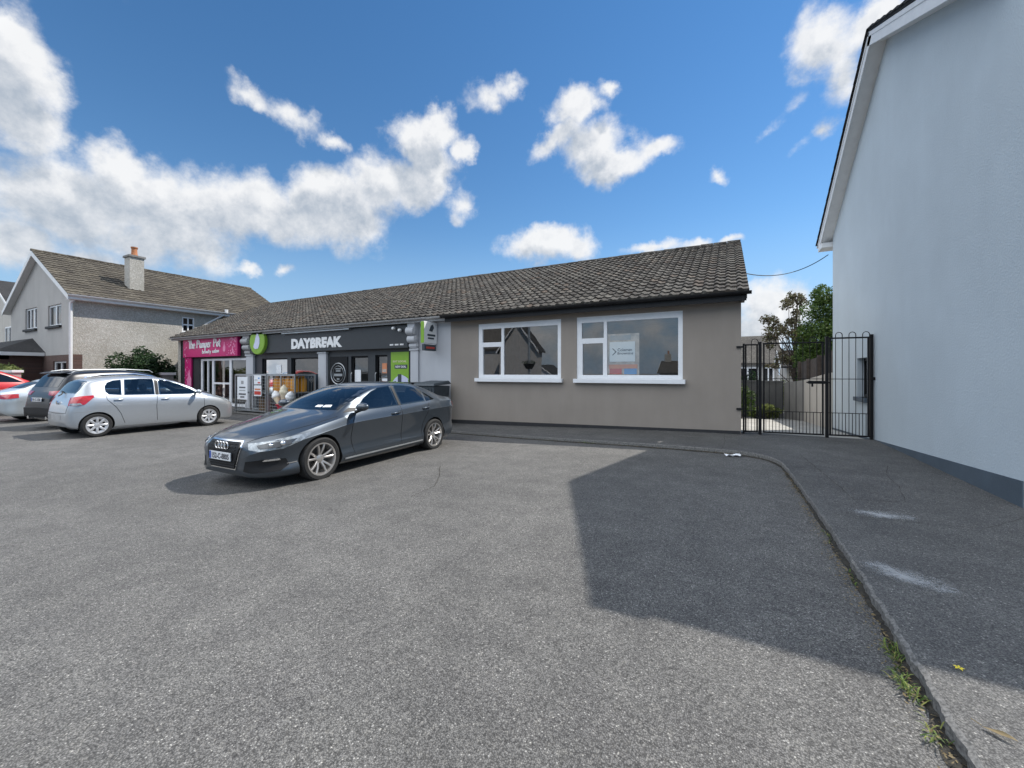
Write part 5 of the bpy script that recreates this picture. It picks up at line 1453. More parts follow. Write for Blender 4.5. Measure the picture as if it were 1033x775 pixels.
def house_left():
    b = empty('pebble_dashed_house'); tag(b, 'two storey house with brown tiled roof, pebble dashed side wall and grey chimney', 'house')
    X0, X1, Y0, Y1 = -36.4, -26.8, 7.0, 17.3
    fY = fnX(Y0)
    w1 = (-33.8, -31.9, 3.72, 4.84); w2 = (-30.2, -28.35, 3.70, 4.74)
    mb = MB(); mb.wall(X0, X1 - .302, 2.25, 5.0, [w1, w2], fY, .3)
    mb.prism([(X0, 5.0), (X1, 5.0), (-31.6, 7.55)], fY, 0, .3)
    mb.build('gable_wall', 'grey_render', b)
    lw = (-29.4, -27.6, 1.0, 1.95)
    mb = MB(); mb.wall(X0, X1 + .012, -.5, 2.25, [lw], fnX(Y0 - .02), .32); mb.build('brick_base', 'brick', b)
    for w, n in ((w1, 3), (w2, 2)):
        st = (w[1] - w[0]) / n
        window(b, fY, *w, [(w[0] + st * i + .06, w[0] + st * (i + 1) - .06, w[2] + .08, w[3] - .08) for i in range(n)], rec=.06, sillmat='plinth_black', sillh=.12, glassm='dark_glass')
    window(b, fnX(Y0 - .02), *lw, [(-29.3, -28.55, 1.08, 1.87), (-28.45, -27.7, 1.08, 1.87)], rec=.06, glassm='dark_glass')
    sw = (11.25, 11.85, 3.66, 4.52)
    fX = fnYp(X1)
    mb = MB(); mb.wall(Y0, Y1 - .302, -.5, 5.0, [sw], fX, .3); mb.build('side_wall', 'pebble', b)
    window(b, fX, *sw, [(11.32, 11.52, 3.74, 4.05), (11.58, 11.78, 3.74, 4.05), (11.32, 11.52, 4.12, 4.45), (11.58, 11.78, 4.12, 4.45)], rec=.05, glassm='dark_glass')
    mb = MB(); mb.wall(Y0 + .302, Y1 - .302, -.5, 5.0, [], lambda u, v, d: (X0 + d, u, v), .3); mb.wall(X0, X1, -.5, 5.0, [], lambda u, v, d: (u, Y1 - d, v), .3); mb.prism([(X0, 5.0), (X1, 5.0), (-31.6, 7.55)], lambda u, v, d: (u, Y1 - d, v), 0, .3); mb.build('rear_wall', 'pebble', b)
    ap = Vector((-31.6, 0, 7.70)); ev = Vector((-26.42, 0, 4.98))
    us = (ap - ev).normalized(); nn = Vector((-us.z * -1, 0, -us.x)); nn = Vector((us.z, 0, -us.x))
    rf = tiles('roof', b, (ev.x, Y0 - .28, ev.z), (0, 1, 0), us, nn, Y1 - Y0 + .6, (ap - ev).length, .345, .3, 'tile_brown', seed=9, ns=6, roll=.03, lift=.028)
    mb = MB()
    mb.add([(ev.x, Y0 - .25, ev.z - .03), (ev.x, Y1 + .3, ev.z - .03), (ap.x, Y1 + .3, ap.z - .04), (ap.x, Y0 - .25, ap.z - .04)], [(0, 1, 2, 3)])
    mb.add([(-36.8, Y0 - .25, 4.95), (-36.8, Y1 + .3, 4.95), (ap.x, Y1 + .3, ap.z - .04), (ap.x, Y0 - .25, ap.z - .04)], [(0, 1, 2, 3)])
    mb.build('roof_deck', 'tile_brown', rf)
    ridge(rf, (ap.x, Y0 - .28, ap.z - .02), (ap.x, Y1 + .3, ap.z - .02), 'tile_brown')
    bb = MB()
    for e in (Vector((ev.x, 0, ev.z)), Vector((-36.8, 0, 4.95))):
        p = [(ap.x, ap.z - .03), (e.x, e.z - .03), (e.x, e.z - .27), (ap.x, ap.z - .28)]
        bb.prism(p, fnX(Y0 - .27), 0, .03)
        bb.prism([(ap.x, ap.z - .2), (e.x, e.z - .2), (e.x, e.z - .215), (ap.x, ap.z - .215)], fnX(Y0 - .24), 0, .3)
    bb.box(-26.8, -26.44, Y0 - .24, Y1, 4.76, 4.78)
    bb.box(-26.46, -26.44, Y0 - .24, Y1, 4.785, 4.95)
    bb.build('bargeboard', 'white_paint', b)
    gutter(b, [(-26.37, Y1 + .2, 4.97), (-26.37, Y0 - .3, 4.97)], .075, 'white_paint')
    mb = MB(); mb.tube([(-26.5, 7.0, 4.85), (-26.72, 6.9, 4.6), (-26.72, 6.9, -.2)], .06, 10); mb.tube([(-26.4, 13.3, 4.9), (-26.4, 13.3, 5.15)], .09, 8); mb.tube([(-26.45, 13.3, 4.9), (-26.7, 12.5, 4.3), (-26.74, 12.3, 4.15)], .05, 8)
    mb.build('downpipe', 'white_paint', b, smooth=True)
    ch = MB(); ch.box(-28.6, -27.95, 9.4, 10.0, 4.9, 7.55); c = ch.build('chimney', 'pebble', b)
    ch = MB(); ch.box(-28.66, -27.89, 9.34, 10.06, 7.55, 7.66); ch.build('chimney_cap', 'block', c, bevel=.01)
    ch = MB(); ch.lathe([(.14, 7.66), (.16, 7.72), (.13, 7.8), (.12, 8.06), (.15, 8.1), (.15, 8.16), (.11, 8.16), (.10, 7.8)], 18, 'z', (-28.28, 9.7, 0)); ch.build('chimney_pot', 'terracotta', c, smooth=True)
    ch = MB(); ch.box(-27.95, -27.7, 9.3, 10.1, 5.62, 5.65); ch.build('flashing', 'steel', c)
    # porch
    pr = MB()
    pr.prism([(-38.5, 2.5), (-30.75, 2.5), (-32.8, 3.15), (-38.5, 3.15)], fnX(5.6), 0, .02)
    vs = [(-38.5, 5.3, 2.42), (-30.6, 5.3, 2.42), (-32.6, 7.0, 3.22), (-38.5, 7.0, 3.22), (-30.6, 7.0, 2.42)]
    pr = MB(); pr.add(vs, [(0, 1, 2, 3), (1, 4, 2), (0, 3, 4, 1)]); p = pr.build('porch_roof', 'tile_black', b)
    q = MB(); q.box(-38.5, -30.62, 5.28, 5.34, 2.24, 2.41); q.box(-30.66, -30.6, 5.34, 6.98, 2.24, 2.41); q.build('porch_fascia', 'white_paint', p)
    q = MB(); q.box(-38.4, -31.0, 5.6, 5.9, -.4, 1.0); q.box(-38.4, -31.0, 5.6, 5.9, 2.05, 2.3); q.box(-31.3, -31.0, 5.6, 6.98, -.4, 2.3); q.box(-33.3, -33.0, 5.58, 5.9, -.4, 2.3); q.build('porch_wall', 'brick', p)
    window(p, fnX(5.65), -32.98, -31.32, 1.0, 2.05, [(-32.9, -32.2, 1.08, 1.97), (-32.1, -31.4, 1.08, 1.97)], rec=.02, sill=False, glassm='dark_glass')
    window(p, fnX(5.65), -38.3, -33.32, 1.0, 2.05, [(-38.2 + i * 1.22, -37.1 + i * 1.22, 1.08, 1.97) for i in range(4)], rec=.02, sill=False, glassm='dark_glass')

def simple_house(name, label, x0, x1, y0, y1, z0, eave, rz, axis, wallm, roofm, wins=(), chim=None, cat='house'):
    """small far house: ridge along axis 'x' or 'y'"""
    b = empty(name); tag(b, label, cat)
    mb = MB()
    mb.box(x0, x1, y0, y1, z0, eave)
    if axis == 'y':
        xm = (x0 + x1) / 2
        for yy, s in ((y0, 1), (y1, -1)): mb.prism([(x0, eave), (x1, eave), (xm, rz - .1)], lambda u, v, d: (u, yy + s * d, v), 0, .2)
    else:
        ym = (y0 + y1) / 2
        for xx, s in ((x0, 1), (x1, -1)): mb.prism([(y0, eave), (y1, eave), (ym, rz - .1)], lambda u, v, d: (xx + s * d, u, v), 0, .2)
    mb.build('wall', wallm, b)
    o = .3
    k = (rz - eave) / ((x1 - x0) / 2 if axis == 'y' else (y1 - y0) / 2)
    dz = k * o
    rf = MB(); ba = MB()
    if axis == 'y':
        for e in (x0 - o, x1 + o):
            xm = (x0 + x1) / 2
            vs = [(e, y0 - o, eave - dz), (e, y1 + o, eave - dz), (xm, y1 + o, rz), (xm, y0 - o, rz)]
            rf.add(vs + [(a, b_, c - .1) for a, b_, c in vs], [(0, 1, 2, 3), (7, 6, 5, 4), (0, 4, 5, 1), (1, 5, 6, 2), (2, 6, 7, 3), (3, 7, 4, 0)])
            for yy in (y0 - o - .03, y1 + o):
                ba.prism([(e, eave - dz - .02), (xm, rz - .02), (xm, rz - .25), (e, eave - dz - .22)], fnX(yy), 0, .03)
    else:
        for e in (y0 - o, y1 + o):
            ym = (y0 + y1) / 2
            vs = [(x0 - o, e, eave - dz), (x1 + o, e, eave - dz), (x1 + o, ym, rz), (x0 - o, ym, rz)]
            rf.add(vs + [(a, b_, c - .1) for a, b_, c in vs], [(0, 1, 2, 3), (7, 6, 5, 4), (0, 4, 5, 1), (1, 5, 6, 2), (2, 6, 7, 3), (3, 7, 4, 0)])
            for xx in (x0 - o - .03, x1 + o):
                ba.prism([(e, eave - dz - .02), (ym, rz - .02), (ym, rz - .25), (e, eave - dz - .22)], fnYm(xx), 0, .03)
    r = rf.build('roof', roofm, b)
    ba.build('bargeboard', 'white_paint', b)
    if chim:
        c = MB(); cx, cy, ct = chim; c.box(cx - .4, cx + .4, cy - .35, cy + .35, eave, ct); cc = c.build('chimney', 'pebble', r)
        c = MB(); c.lathe([(.12, ct), (.1, ct + .4)], 12, 'z', (cx, cy, 0)); c.build('chimney_pot', 'terracotta', cc)
    for (fn, u0, u1, v0, v1) in wins:
        m = (u0 + u1) / 2
        window(b, lambda u, v, d: fn(u, v, d - .12), u0, u1, v0, v1, [(u0 + .08, m - .05, v0 + .08, v1 - .08), (m + .05, u1 - .08, v0 + .08, v1 - .08)], rec=.06, glassm='dark_glass', sillproud=.02)
    return b

def far_houses():
    simple_house('neighbour_house', 'far house gable showing at the left edge beyond the porch', -56, -44.4, 9, 19, -.5, 5.4, 8.6, 'y', 'beige_render', 'tile_black', [(fnX(9), -48, -46, 3.5, 4.8)])
    simple_house('back_house', 'grey roofed house seen through the left part of the gate', -4.0, 3.3, 36, 44, -.6, 2.3, 4.5, 'x', 'grey_render', 'tile', [(fnX(36), .6, 2.0, .6, 1.8), (fnX(36), 2.3, 3.0, .6, 1.8)])
    simple_house('garden_shed', 'low dark roofed outbuilding behind the garden wall seen through the gate', 2.9, 6.3, 27.5, 31, -.6, 1.9, 2.75, 'x', 'beige_render', 'tile_black')
    # across the road, mirrored in the shop windows
    w = [(lambda u, v, d: (u, -20 - d, v), -25.5, -24.3, 1, 2.2), (lambda u, v, d: (u, -20 - d, v), -25.5, -24.3, 3.4, 4.4)]
    simple_house('opposite_house', 'grey gabled house across the road mirrored in the left hand window', -23.0, -18.3, -21.2, -20, -.5, 4.1, 7.2, 'y', 'grey_render', 'tile_black')
    simple_house('opposite_house', 'long white two storey house across the road mirrored in the shop windows', -42, -23.9, -30, -21.5, -.5, 4.4, 7.3, 'x', 'grey_render', 'tile', [(lambda u, v, d: (u, -21.5 - d, v), -30, -27.5, 1, 2.2), (lambda u, v, d: (u, -21.5 - d, v), -30, -28, 3.0, 4.1), (lambda u, v, d: (u, -21.5 - d, v), -36, -33, 1, 2.2), (lambda u, v, d: (u, -21.5 - d, v), -36, -34, 3.0, 4.1), (lambda u, v, d: (u, -21.5 - d, v), -40, -38, 3.0, 4.1)])
    simple_house('opposite_bungalow', 'small bungalow with chimney mirrored in the right hand window', -7.5, 3, -40, -33, -1.2, 1.5, 2.9, 'x', 'beige_render', 'tile', chim=(-7.0, -36.5, 3.9))
    simple_house('opposite_cottage', 'tiny far white gable mirrored low in the left hand window', -31.8, -27.6, -52, -46, -1, 1.3, 2.9, 'y', 'white_render', 'tile_black')
    t = empty('lamp_post'); tag(t, 'grey lamp post with a hanging flower basket mirrored in the left hand window', 'lamp post')
    x, y = -11.6, -4.0
    mb = MB(); mb.tube([(x, y, g(x, y)), (x, y, 1.2), (x, y, 7.5)], [.1, .085, .06], 12); p = mb.build('pole', 'steel', t, smooth=True)
    mb = MB(); mb.tube([(x, y, 7.4), (x - .3, y + .6, 7.7), (x - .4, y + 1.1, 7.75)], .04, 8); mb.box(x - .55, x - .25, y + 1.0, y + 1.6, 7.68, 7.8); mb.build('lamp_head', 'steel', t)
    bk = MB(); bk.lathe([(.22, 1.65), (.38, 1.95), (.4, 2.0), (.34, 2.0)], 16, 'z', (x, y, 0)); bk.build('flower_basket', 'black_plastic', t, smooth=True)
    lf = MB(); leaves(lf, [((x, y, 2.08), (.45, .45, .16))], 240, .1, 5); lf.build('flowers', 'leaf_dark', t)

# ------------------------------------------------------------------ vegetation
def leaves(mb, blobs, n, size, seed, shell=.55):
    rnd = random.Random(seed)
    vol = [b[1][0] * b[1][1] * b[1][2] for b in blobs]; tot = sum(vol)
    for (c, r), v in zip(blobs, vol):
        for _ in range(max(1, int(n * v / tot))):
            while True:
                d = Vector((rnd.gauss(0, 1), rnd.gauss(0, 1), rnd.gauss(0, 1)))
                if d.length > .01: break
            d.normalize(); k = (shell + (1 - shell) * rnd.random() ** .6) * rnd.uniform(.85, 1.12)
            p = Vector((c[0] + d.x * r[0] * k, c[1] + d.y * r[1] * k, c[2] + d.z * r[2] * k))
            a = Vector((rnd.gauss(0, 1), rnd.gauss(0, 1), rnd.gauss(0, .7))).normalized()
            b = a.cross(Vector((rnd.gauss(0, 1), rnd.gauss(0, 1), rnd.gauss(0, 1)))).normalized()
            s = size * rnd.uniform(.6, 1.35); w = s * rnd.uniform(.35, .55)
            mb.add([p - a * s * .5, p + b * w * .5, p + a * s * .5 + Vector((0, 0, -.15 * s)), p - b * w * .5], [(0, 1, 2, 3)])
def limbs(mb, base, tips, r0, seed):
    rnd = random.Random(seed)
    for tp in tips:
        a = Vector(base); b = Vector(tp); m = a.lerp(b, .5) + Vector((rnd.uniform(-.15, .15), rnd.uniform(-.15, .15), .1))
        mb.tube([a, a.lerp(m, .5), m, b], [r0, r0 * .75, r0 * .5, r0 * .12], 6)

def plants():
    rnd = random.Random(21)
    # bush in front of the left house
    t = empty('shrub', (-25.4, 9.0, -.1)); tag(t, 'dark green bushy shrub growing between the pebble dashed house and the salon', 'shrub')
    bl = []
    for i in range(16):
        a = rnd.uniform(0, 6.28); q = rnd.uniform(.1, 1.0)
        bl.append(((math.cos(a) * q * .95, math.sin(a) * q * 1.25, 1.1 + rnd.uniform(-.3, 1.3) * (1.15 - q * .55)), (rnd.uniform(.35, .6), rnd.uniform(.35, .6), rnd.uniform(.3, .5))))
    bl.append(((0, 0, 1.2), (1.0, 1.2, 1.1)))
    mb = MB(); leaves(mb, bl, 9000, .15, 3, .5); mb.build('crown', 'leaf_dark', t)
    mb = MB(); limbs(mb, (0, 0, -.1), [b[0] for b in bl[:9]], .07, 4); mb.build('trunk', 'bark', t)
    # hedge on the garden wall at the left
    t = empty('garden_hedge', (0, 0, 0)); tag(t, 'yellow green hedge running behind the pinkish garden wall', 'hedge')
    mb = MB(); bl = [((-40 + i * .5, 5.45 + rnd.uniform(-.1, .1), 1.42 + rnd.uniform(-.08, .12)), (.42, .28, .3)) for i in range(26)]
    leaves(mb, bl, 6500, .11, 6, .5); mb.build('foliage', 'leaf_hedge', t)
    mb = MB(); limbs(mb, (-33, 5.45, 0), [(-38, 5.45, 1.2), (-35, 5.4, 1.3), (-31, 5.5, 1.3), (-28, 5.4, 1.2)], .05, 2); mb.build('stems', 'bark', t)
    t = empty('shrub', (-35.0, 4.9, 0)); tag(t, 'bright green shrub at the left edge in front of the porch', 'shrub')
    mb = MB(); bl = [((rnd.uniform(-.7, .7), rnd.uniform(-.2, .2), 1.5 + rnd.uniform(-.1, .9)), (.5, .4, .4)) for i in range(8)]; leaves(mb, bl, 3200, .13, 8); mb.build('crown', 'leaf_mid', t)
    mb = MB(); limbs(mb, (0, 0, -.2), [b[0] for b in bl[:5]], .05, 9); mb.build('trunk', 'bark', t)
    # tree and conifer behind the yard
    t = empty('bronze_tree', (3.0, 25, -1.2)); tag(t, 'thin bronze leaved tree standing beyond the yard wall', 'tree')
    bl = []; tips = []
    for i in range(34):
        a = rnd.uniform(0, 6.28); h = rnd.uniform(2.4, 6.6); q = rnd.uniform(.3, 1.0) * (1.75 - abs(h - 3.9) * .38)
        p = (math.cos(a) * q * 1.1, math.sin(a) * q, h); tips.append(p)
        bl.append((p, (rnd.uniform(.22, .45), rnd.uniform(.22, .45), rnd.uniform(.16, .32))))
    mb = MB(); leaves(mb, bl, 3600, .17, 12, .2); mb.build('crown', 'leaf_bronze', t)
    mb = MB(); mb.tube([(0, 0, 0), (.05, 0, 1.6), (-.05, .05, 3.2), (.1, 0, 6.4)], [.14, .11, .08, .02], 8)
    for p in tips: limbs(mb, (0, .02, max(1.3, p[2] * .62)), [p], .035, int(p[2] * 100))
    mb.build('trunk', 'bark', t)
    t = empty('bushy_tree', (3.95, 23.5, -.95)); tag(t, 'dense fresh green tree beside the corner of the blue grey house', 'tree')
    bl = []
    for i in range(54):
        h = rnd.uniform(1.2, 6.0); q = rnd.uniform(.15, 1) * 1.6 * math.sqrt(max(.05, 1 - ((h - 3.3) / 3.0) ** 2)); a = rnd.uniform(0, 6.28)
        bl.append(((math.cos(a) * q, math.sin(a) * q, h), (rnd.uniform(.3, .55), rnd.uniform(.3, .55), rnd.uniform(.3, .6))))
    bl.append(((0, 0, 3.2), (1.2, 1.2, 2.4)))
    mb = MB(); leaves(mb, bl, 24000, .13, 14, .5); mb.build('crown', 'leaf_mid', t)
    mb = MB(); mb.tube([(0, 0, 0), (.05, 0, 1.6), (0, .05, 3.6)], [.16, .12, .05], 8); mb.build('trunk', 'bark', t)
    # weeds along the yard wall
    for (x, y, h, s, m_, lab) in ((.45, 18.6, 1.3, 31, 'leaf_mid', 'tall green weeds against the dark yard wall left of the first gate post'), (1.25, 19.2, .6, 32, 'leaf_hedge', 'lower green weeds against the dark yard wall right of the first gate post'),
                               (2.35, 22.6, 2.6, 33, 'leaf_hedge', 'pale flowering shrub behind the yard wall'), (.6, 22.0, 2.0, 34, 'leaf_dark', 'dark shrub behind the yard wall at the left of the gate')):
        t = empty('yard_plant', (x, y, g(x, y))); tag(t, lab, 'plant')
        mb = MB(); bl = [((rnd.uniform(-.4, .4), rnd.uniform(-.25, .25), h * rnd.uniform(.25, .85)), (.3, .25, h * .25)) for i in range(7)]
        leaves(mb, bl, 1300, .12, s, .3); mb.build('foliage', m_, t)
        mb = MB(); limbs(mb, (0, 0, 0), [b[0] for b in bl], .02, s); mb.build('stems', 'bark', t)
    # grass tufts in the kerb gutter
    for i, (x, y, n, h, sp, lab) in enumerate(((.722, 2.66, 60, .062, .05, 'upper grass tuft growing in the kerb gutter at the lower right'), (.69, 2.40, 85, .06, .065, 'widest grass tuft in the kerb gutter, just below the shadow edge'), (.688, 2.12, 26, .05, .03, 'lowest sparse grass tuft in the kerb gutter'), (.735, 3.45, 26, .03, .09, 'low dark weed in the shaded kerb gutter'), (.742, 4.3, 26, .028, .12, 'long low weed further up the shaded kerb gutter'), (-2.55, 8.1, 50, .05, .09, 'weed at the foot of the kerb in front of the brown wall'))):
        mb = MB(); rn = random.Random(40 + i)
        for _ in range(n):
            a = rn.uniform(0, 6.28); p = Vector((rn.gauss(0, .016), rn.gauss(0, sp), 0)) if i < 5 else Vector((rn.gauss(0, sp), rn.gauss(0, .016), 0)); L = h * rn.uniform(.4, 1.3)
            d = Vector((math.cos(a) * .8 - .25, math.sin(a) * .8, rn.uniform(.35, 1.2))).normalized(); sd = d.cross(Vector((0, 0, 1))).normalized() * rn.uniform(.0018, .0036)
            m_ = p + d * L * .55; e = p + d * L + Vector((0, 0, -L * .3))
            mb.add([p - sd, p + sd, m_ + sd * .9, m_ - sd * .9, e], [(0, 1, 2, 3), (3, 2, 4)])
        o = mb.build('grass_tuft', 'grass', loc=(x, y, g(x, y) + .012)); tag(o, lab, 'weed')
    # fallen dry leaf, petal, litter
    mb = MB()
    pts = [(-.06, 0), (-.02, .014), (.03, .017), (.075, .006), (.10, 0), (.07, -.009), (.02, -.016), (-.03, -.011)]
    mb.add([(x, y, .004 + .010 * math.sin(x * 30) * math.sin(y * 60 + 1) + .006) for x, y in pts], [tuple(range(8))]); mb.tube([(-.06, 0, .006), (-.11, .01, .010)], .002, 5)
    o = mb.build('dry_leaf', 'dry_leaf', loc=(.86, 2.14, g(.8, 2.1) + .082)); o.rotation_euler = (0, 0, -.5); o.scale = (.55, .7, .8); tag(o, 'withered brown leaf lying on the path by the kerb edge', 'leaf')
    mb = MB()
    for k in range(5):
        a = k * 1.257; mb.add([(0, 0, .004), (math.cos(a - .4) * .012, math.sin(a - .4) * .012, .008), (math.cos(a) * .021, math.sin(a) * .021, .006), (math.cos(a + .4) * .012, math.sin(a + .4) * .012, .008)], [(0, 1, 2, 3)])
    o = mb.build('yellow_flower', 'petal', loc=(.905, 2.53, g(.9, 2.5) + .08)); tag(o, 'small yellow flower head lying on the path near the shadow edge', 'flower')
    mb = MB(); rn = random.Random(2); vs = []
    for i in range(5):
        for j in range(4): vs.append((-.11 + i * .055 + rn.uniform(-.02, .02), -.06 + j * .04 + rn.uniform(-.015, .015), rn.uniform(0.004, .05)))
    mb.add(vs, [(i * 4 + j, (i + 1) * 4 + j, (i + 1) * 4 + j + 1, i * 4 + j + 1) for i in range(4) for j in range(3)])
    o = mb.build('litter', 'paper', loc=(.06, 7.72, g(0, 7.7))); tag(o, 'crumpled white paper lying at the kerb corner near the gate', 'litter')
    # small leaf litter in the gutter
    mb = MB(); rn = random.Random(8)
    kp = catmull(KERB, 14)
    for i in range(1300):
        y = rn.uniform(1.2, 6.8) if rn.random() < .75 else None
        if y is not None:
            x = .745 - abs(rn.gauss(0, .045)) - .01
        else:
            q = kp[rn.randrange(60, 120)]; x = q.x + rn.uniform(-.1, .1); y = q.y - abs(rn.gauss(0, .05)) - .02
        a = rn.uniform(0, 6.28); s = rn.uniform(.003, .013); z = g(x, y) + .018
        mb.add([(x - math.cos(a) * s, y - math.sin(a) * s, z), (x + math.sin(a) * s * .4, y - math.cos(a) * s * .4, z + rn.uniform(0, .006)), (x + math.cos(a) * s, y + math.sin(a) * s, z + .003), (x - math.sin(a) * s * .4, y + math.cos(a) * s * .4, z)], [(0, 1, 2, 3)])
    tag(mb.build('gutter_debris', 'dry_leaf'), kind='stuff')

# ------------------------------------------------------------------ yard, gate, walls
def gate():
    t = empty('metal_gate'); tag(t, 'black metal bar gate between the brown shop wall and the tall house', 'gate')
    A = Vector((.27, 10.12)); B = Vector((2.52, 10.45)); d = (B - A); L = d.length; d = d.normalized()
    def p(s, z): q = A + d * s; return (q.x, q.y, z)
    def post(s, z1, w=.026):
        mb = MB(); q = A + d * s; ang = math.atan2(d.y, d.x)
        m = Matrix.Translation((q.x, q.y, 0)) @ Matrix.Rotation(ang, 4, 'Z'); mb.box(-w, w, -w, w, .03, z1, mat=m); mb.build('post', 'black_metal', t, bevel=.004)
    s1, s2 = .33, 1.52   # posts
    post(0.02, 2.03, .016); post(s1, 2.06); post(s2, 2.14); post(L - .02, 2.16)
    mb = MB(); mb.box(-.05, .05, -.03, .03, -.01, .05); 
    def leaf(a, b, top, hoops, dense):
        w = b - a
        mb = MB()
        for z in (.13, top): mb.tube([p(a, z), p(b, z)], .018, 6)
        mb.tube([p(a + .02, .13), p(a + .02, top)], .018, 6); mb.tube([p(b - .02, .13), p(b - .02, top)], .018, 6)
        fr = mb.build('gate_leaf' if dense else 'side_panel', 'black_metal', t)
        mb = MB(); n = int(round(w / .115))
        for z in (.58,): mb.tube([p(a, z), p(b, z)], .008, 6)
        if True: mb.tube([p(a, 1.27), p(b, 1.27)], .008, 6)
        k = 0
        for i in range(1, n):
            s = a + w * i / n
            mb.tube([p(s, .13), p(s, top)], .0062, 6)
        m2 = n * 2
        for i in range(1, m2, 2):
            s = a + w * i / m2; mb.tube([p(s, .13), p(s, .58)], .0065, 6)
        mb.build('bars', 'black_metal', fr)
        if hoops:
            mb = MB(); st = w / n
            for i in range(1, n, 2):
                c = a + st * (i + .5); r = st / 2
                if c + r > b: continue
                mb.tube([p(c - r, top)] + [p(c - r * math.cos(q), top + .06 + r * math.sin(q)) for q in [math.pi * j / 8 for j in range(9)]] + [p(c + r, top)], .0075, 6)
            mb.build('hoops', 'black_metal', fr)
        return fr
    leaf(.04, s1 - .035, 2.0, True, False)
    g1 = leaf(s1 + .05, s2 - .05, 2.02, True, True)
    leaf(s2 + .035, L - .05, 2.10, True, False)
    mb = MB(); q = A + d * (s2 - .16); m = Matrix.Translation((q.x, q.y - .02, 1.2)) @ Matrix.Rotation(math.atan2(d.y, d.x), 4, 'Z')
    mb.box(-.16, .12, -.035, .035, -.03, .03, mat=m); mb.box(-.12, -.09, -.05, -.03, -.09, -.03, mat=m); mb.tube([m @ Vector((-.2, -.02, .0)), m @ Vector((.2, -.02, 0))], .014, 8); mb.build('latch', 'black_metal', g1)
    mb = MB()
    for z in (.62, 1.95): mb.box(.15, .27, 9.965, 9.995, z - .02, z + .02)
    mb.box(2.49, 2.56, 10.4, 10.5, 1.25, 1.31); mb.build('hinge', 'black_metal', t)

def yard_walls():
    # white garden wall continuing the gable, fence on top
    t = empty('boundary_wall'); tag(t, 'cream rendered garden wall continuing behind the tall house', 'wall')
    mb = MB(); mb.prism([(14.12, -1), (18.6, -1), (18.6, 1.12), (14.12, 1.40)], fnYm(2.5), 0, .22); mb.build('wall_face', 'beige_render', t)
    t = empty('timber_fence'); tag(t, 'dark timber board fence standing on the cream garden wall', 'fence')
    mb = MB(); y = 14.3
    while y < 20.6:
        mb.box(2.66, 2.69, y, y + .135, 1.1, 1.98 - (y - 14.3) * .025); y += .15
    mb.build('boards', 'timber', t)
    for y in (14.25, 16.3, 18.4, 20.5):
        mb = MB(); mb.box(2.55, 2.65, y, y + .1, .2, 2.02 - (y - 14.3) * .025); mb.build('post', 'timber', t)
    mb = MB(); mb.prism([(18.62, -1.2), (20.0, -1.2), (20.0, .98), (18.62, 1.12)], lambda u, v, d: (2.5 - (u - 18.62) * .35 + d, u, v), 0, .2); o = mb.build('block_wall', 'block'); tag(o, 'short grey block wall angled after the cream wall', 'wall')
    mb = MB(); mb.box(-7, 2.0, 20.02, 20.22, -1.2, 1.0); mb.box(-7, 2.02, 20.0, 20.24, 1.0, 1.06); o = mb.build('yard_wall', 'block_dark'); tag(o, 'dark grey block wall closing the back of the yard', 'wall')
    mb = MB(); mb.tube([(1.0, 16.6, g(1, 16.6) + .25), (1.05, 16.6, g(1, 16.6) + .32), (1.1, 16.6, g(1, 16.6) + .25)], .02)
    # low garden wall at the left
    t = empty('garden_wall'); tag(t, 'low pinkish garden wall with white coping behind the cars at the left', 'wall')
    mb = MB(); mb.box(-40, -25.65, 5.0, 5.2, -.5, 1.40); mb.build('wall_face', 'pink_wall', t)
    mb = MB(); mb.box(-40, -25.6, 4.94, 5.26, 1.40, 1.50); mb.build('coping', 'white_paint', t, bevel=.01)
    t = empty('gate_pier'); tag(t, 'squat grey rendered pier left of the magenta sign', 'pier')
    mb = MB(); mb.box(-25.4, -24.3, 9.4, 9.85, -.5, 1.28); mb.build('shaft', 'block', t)
    mb = MB(); mb.box(-25.48, -24.22, 9.33, 9.92, 1.28, 1.40); mb.build('cap', 'white_render', t, bevel=.01)

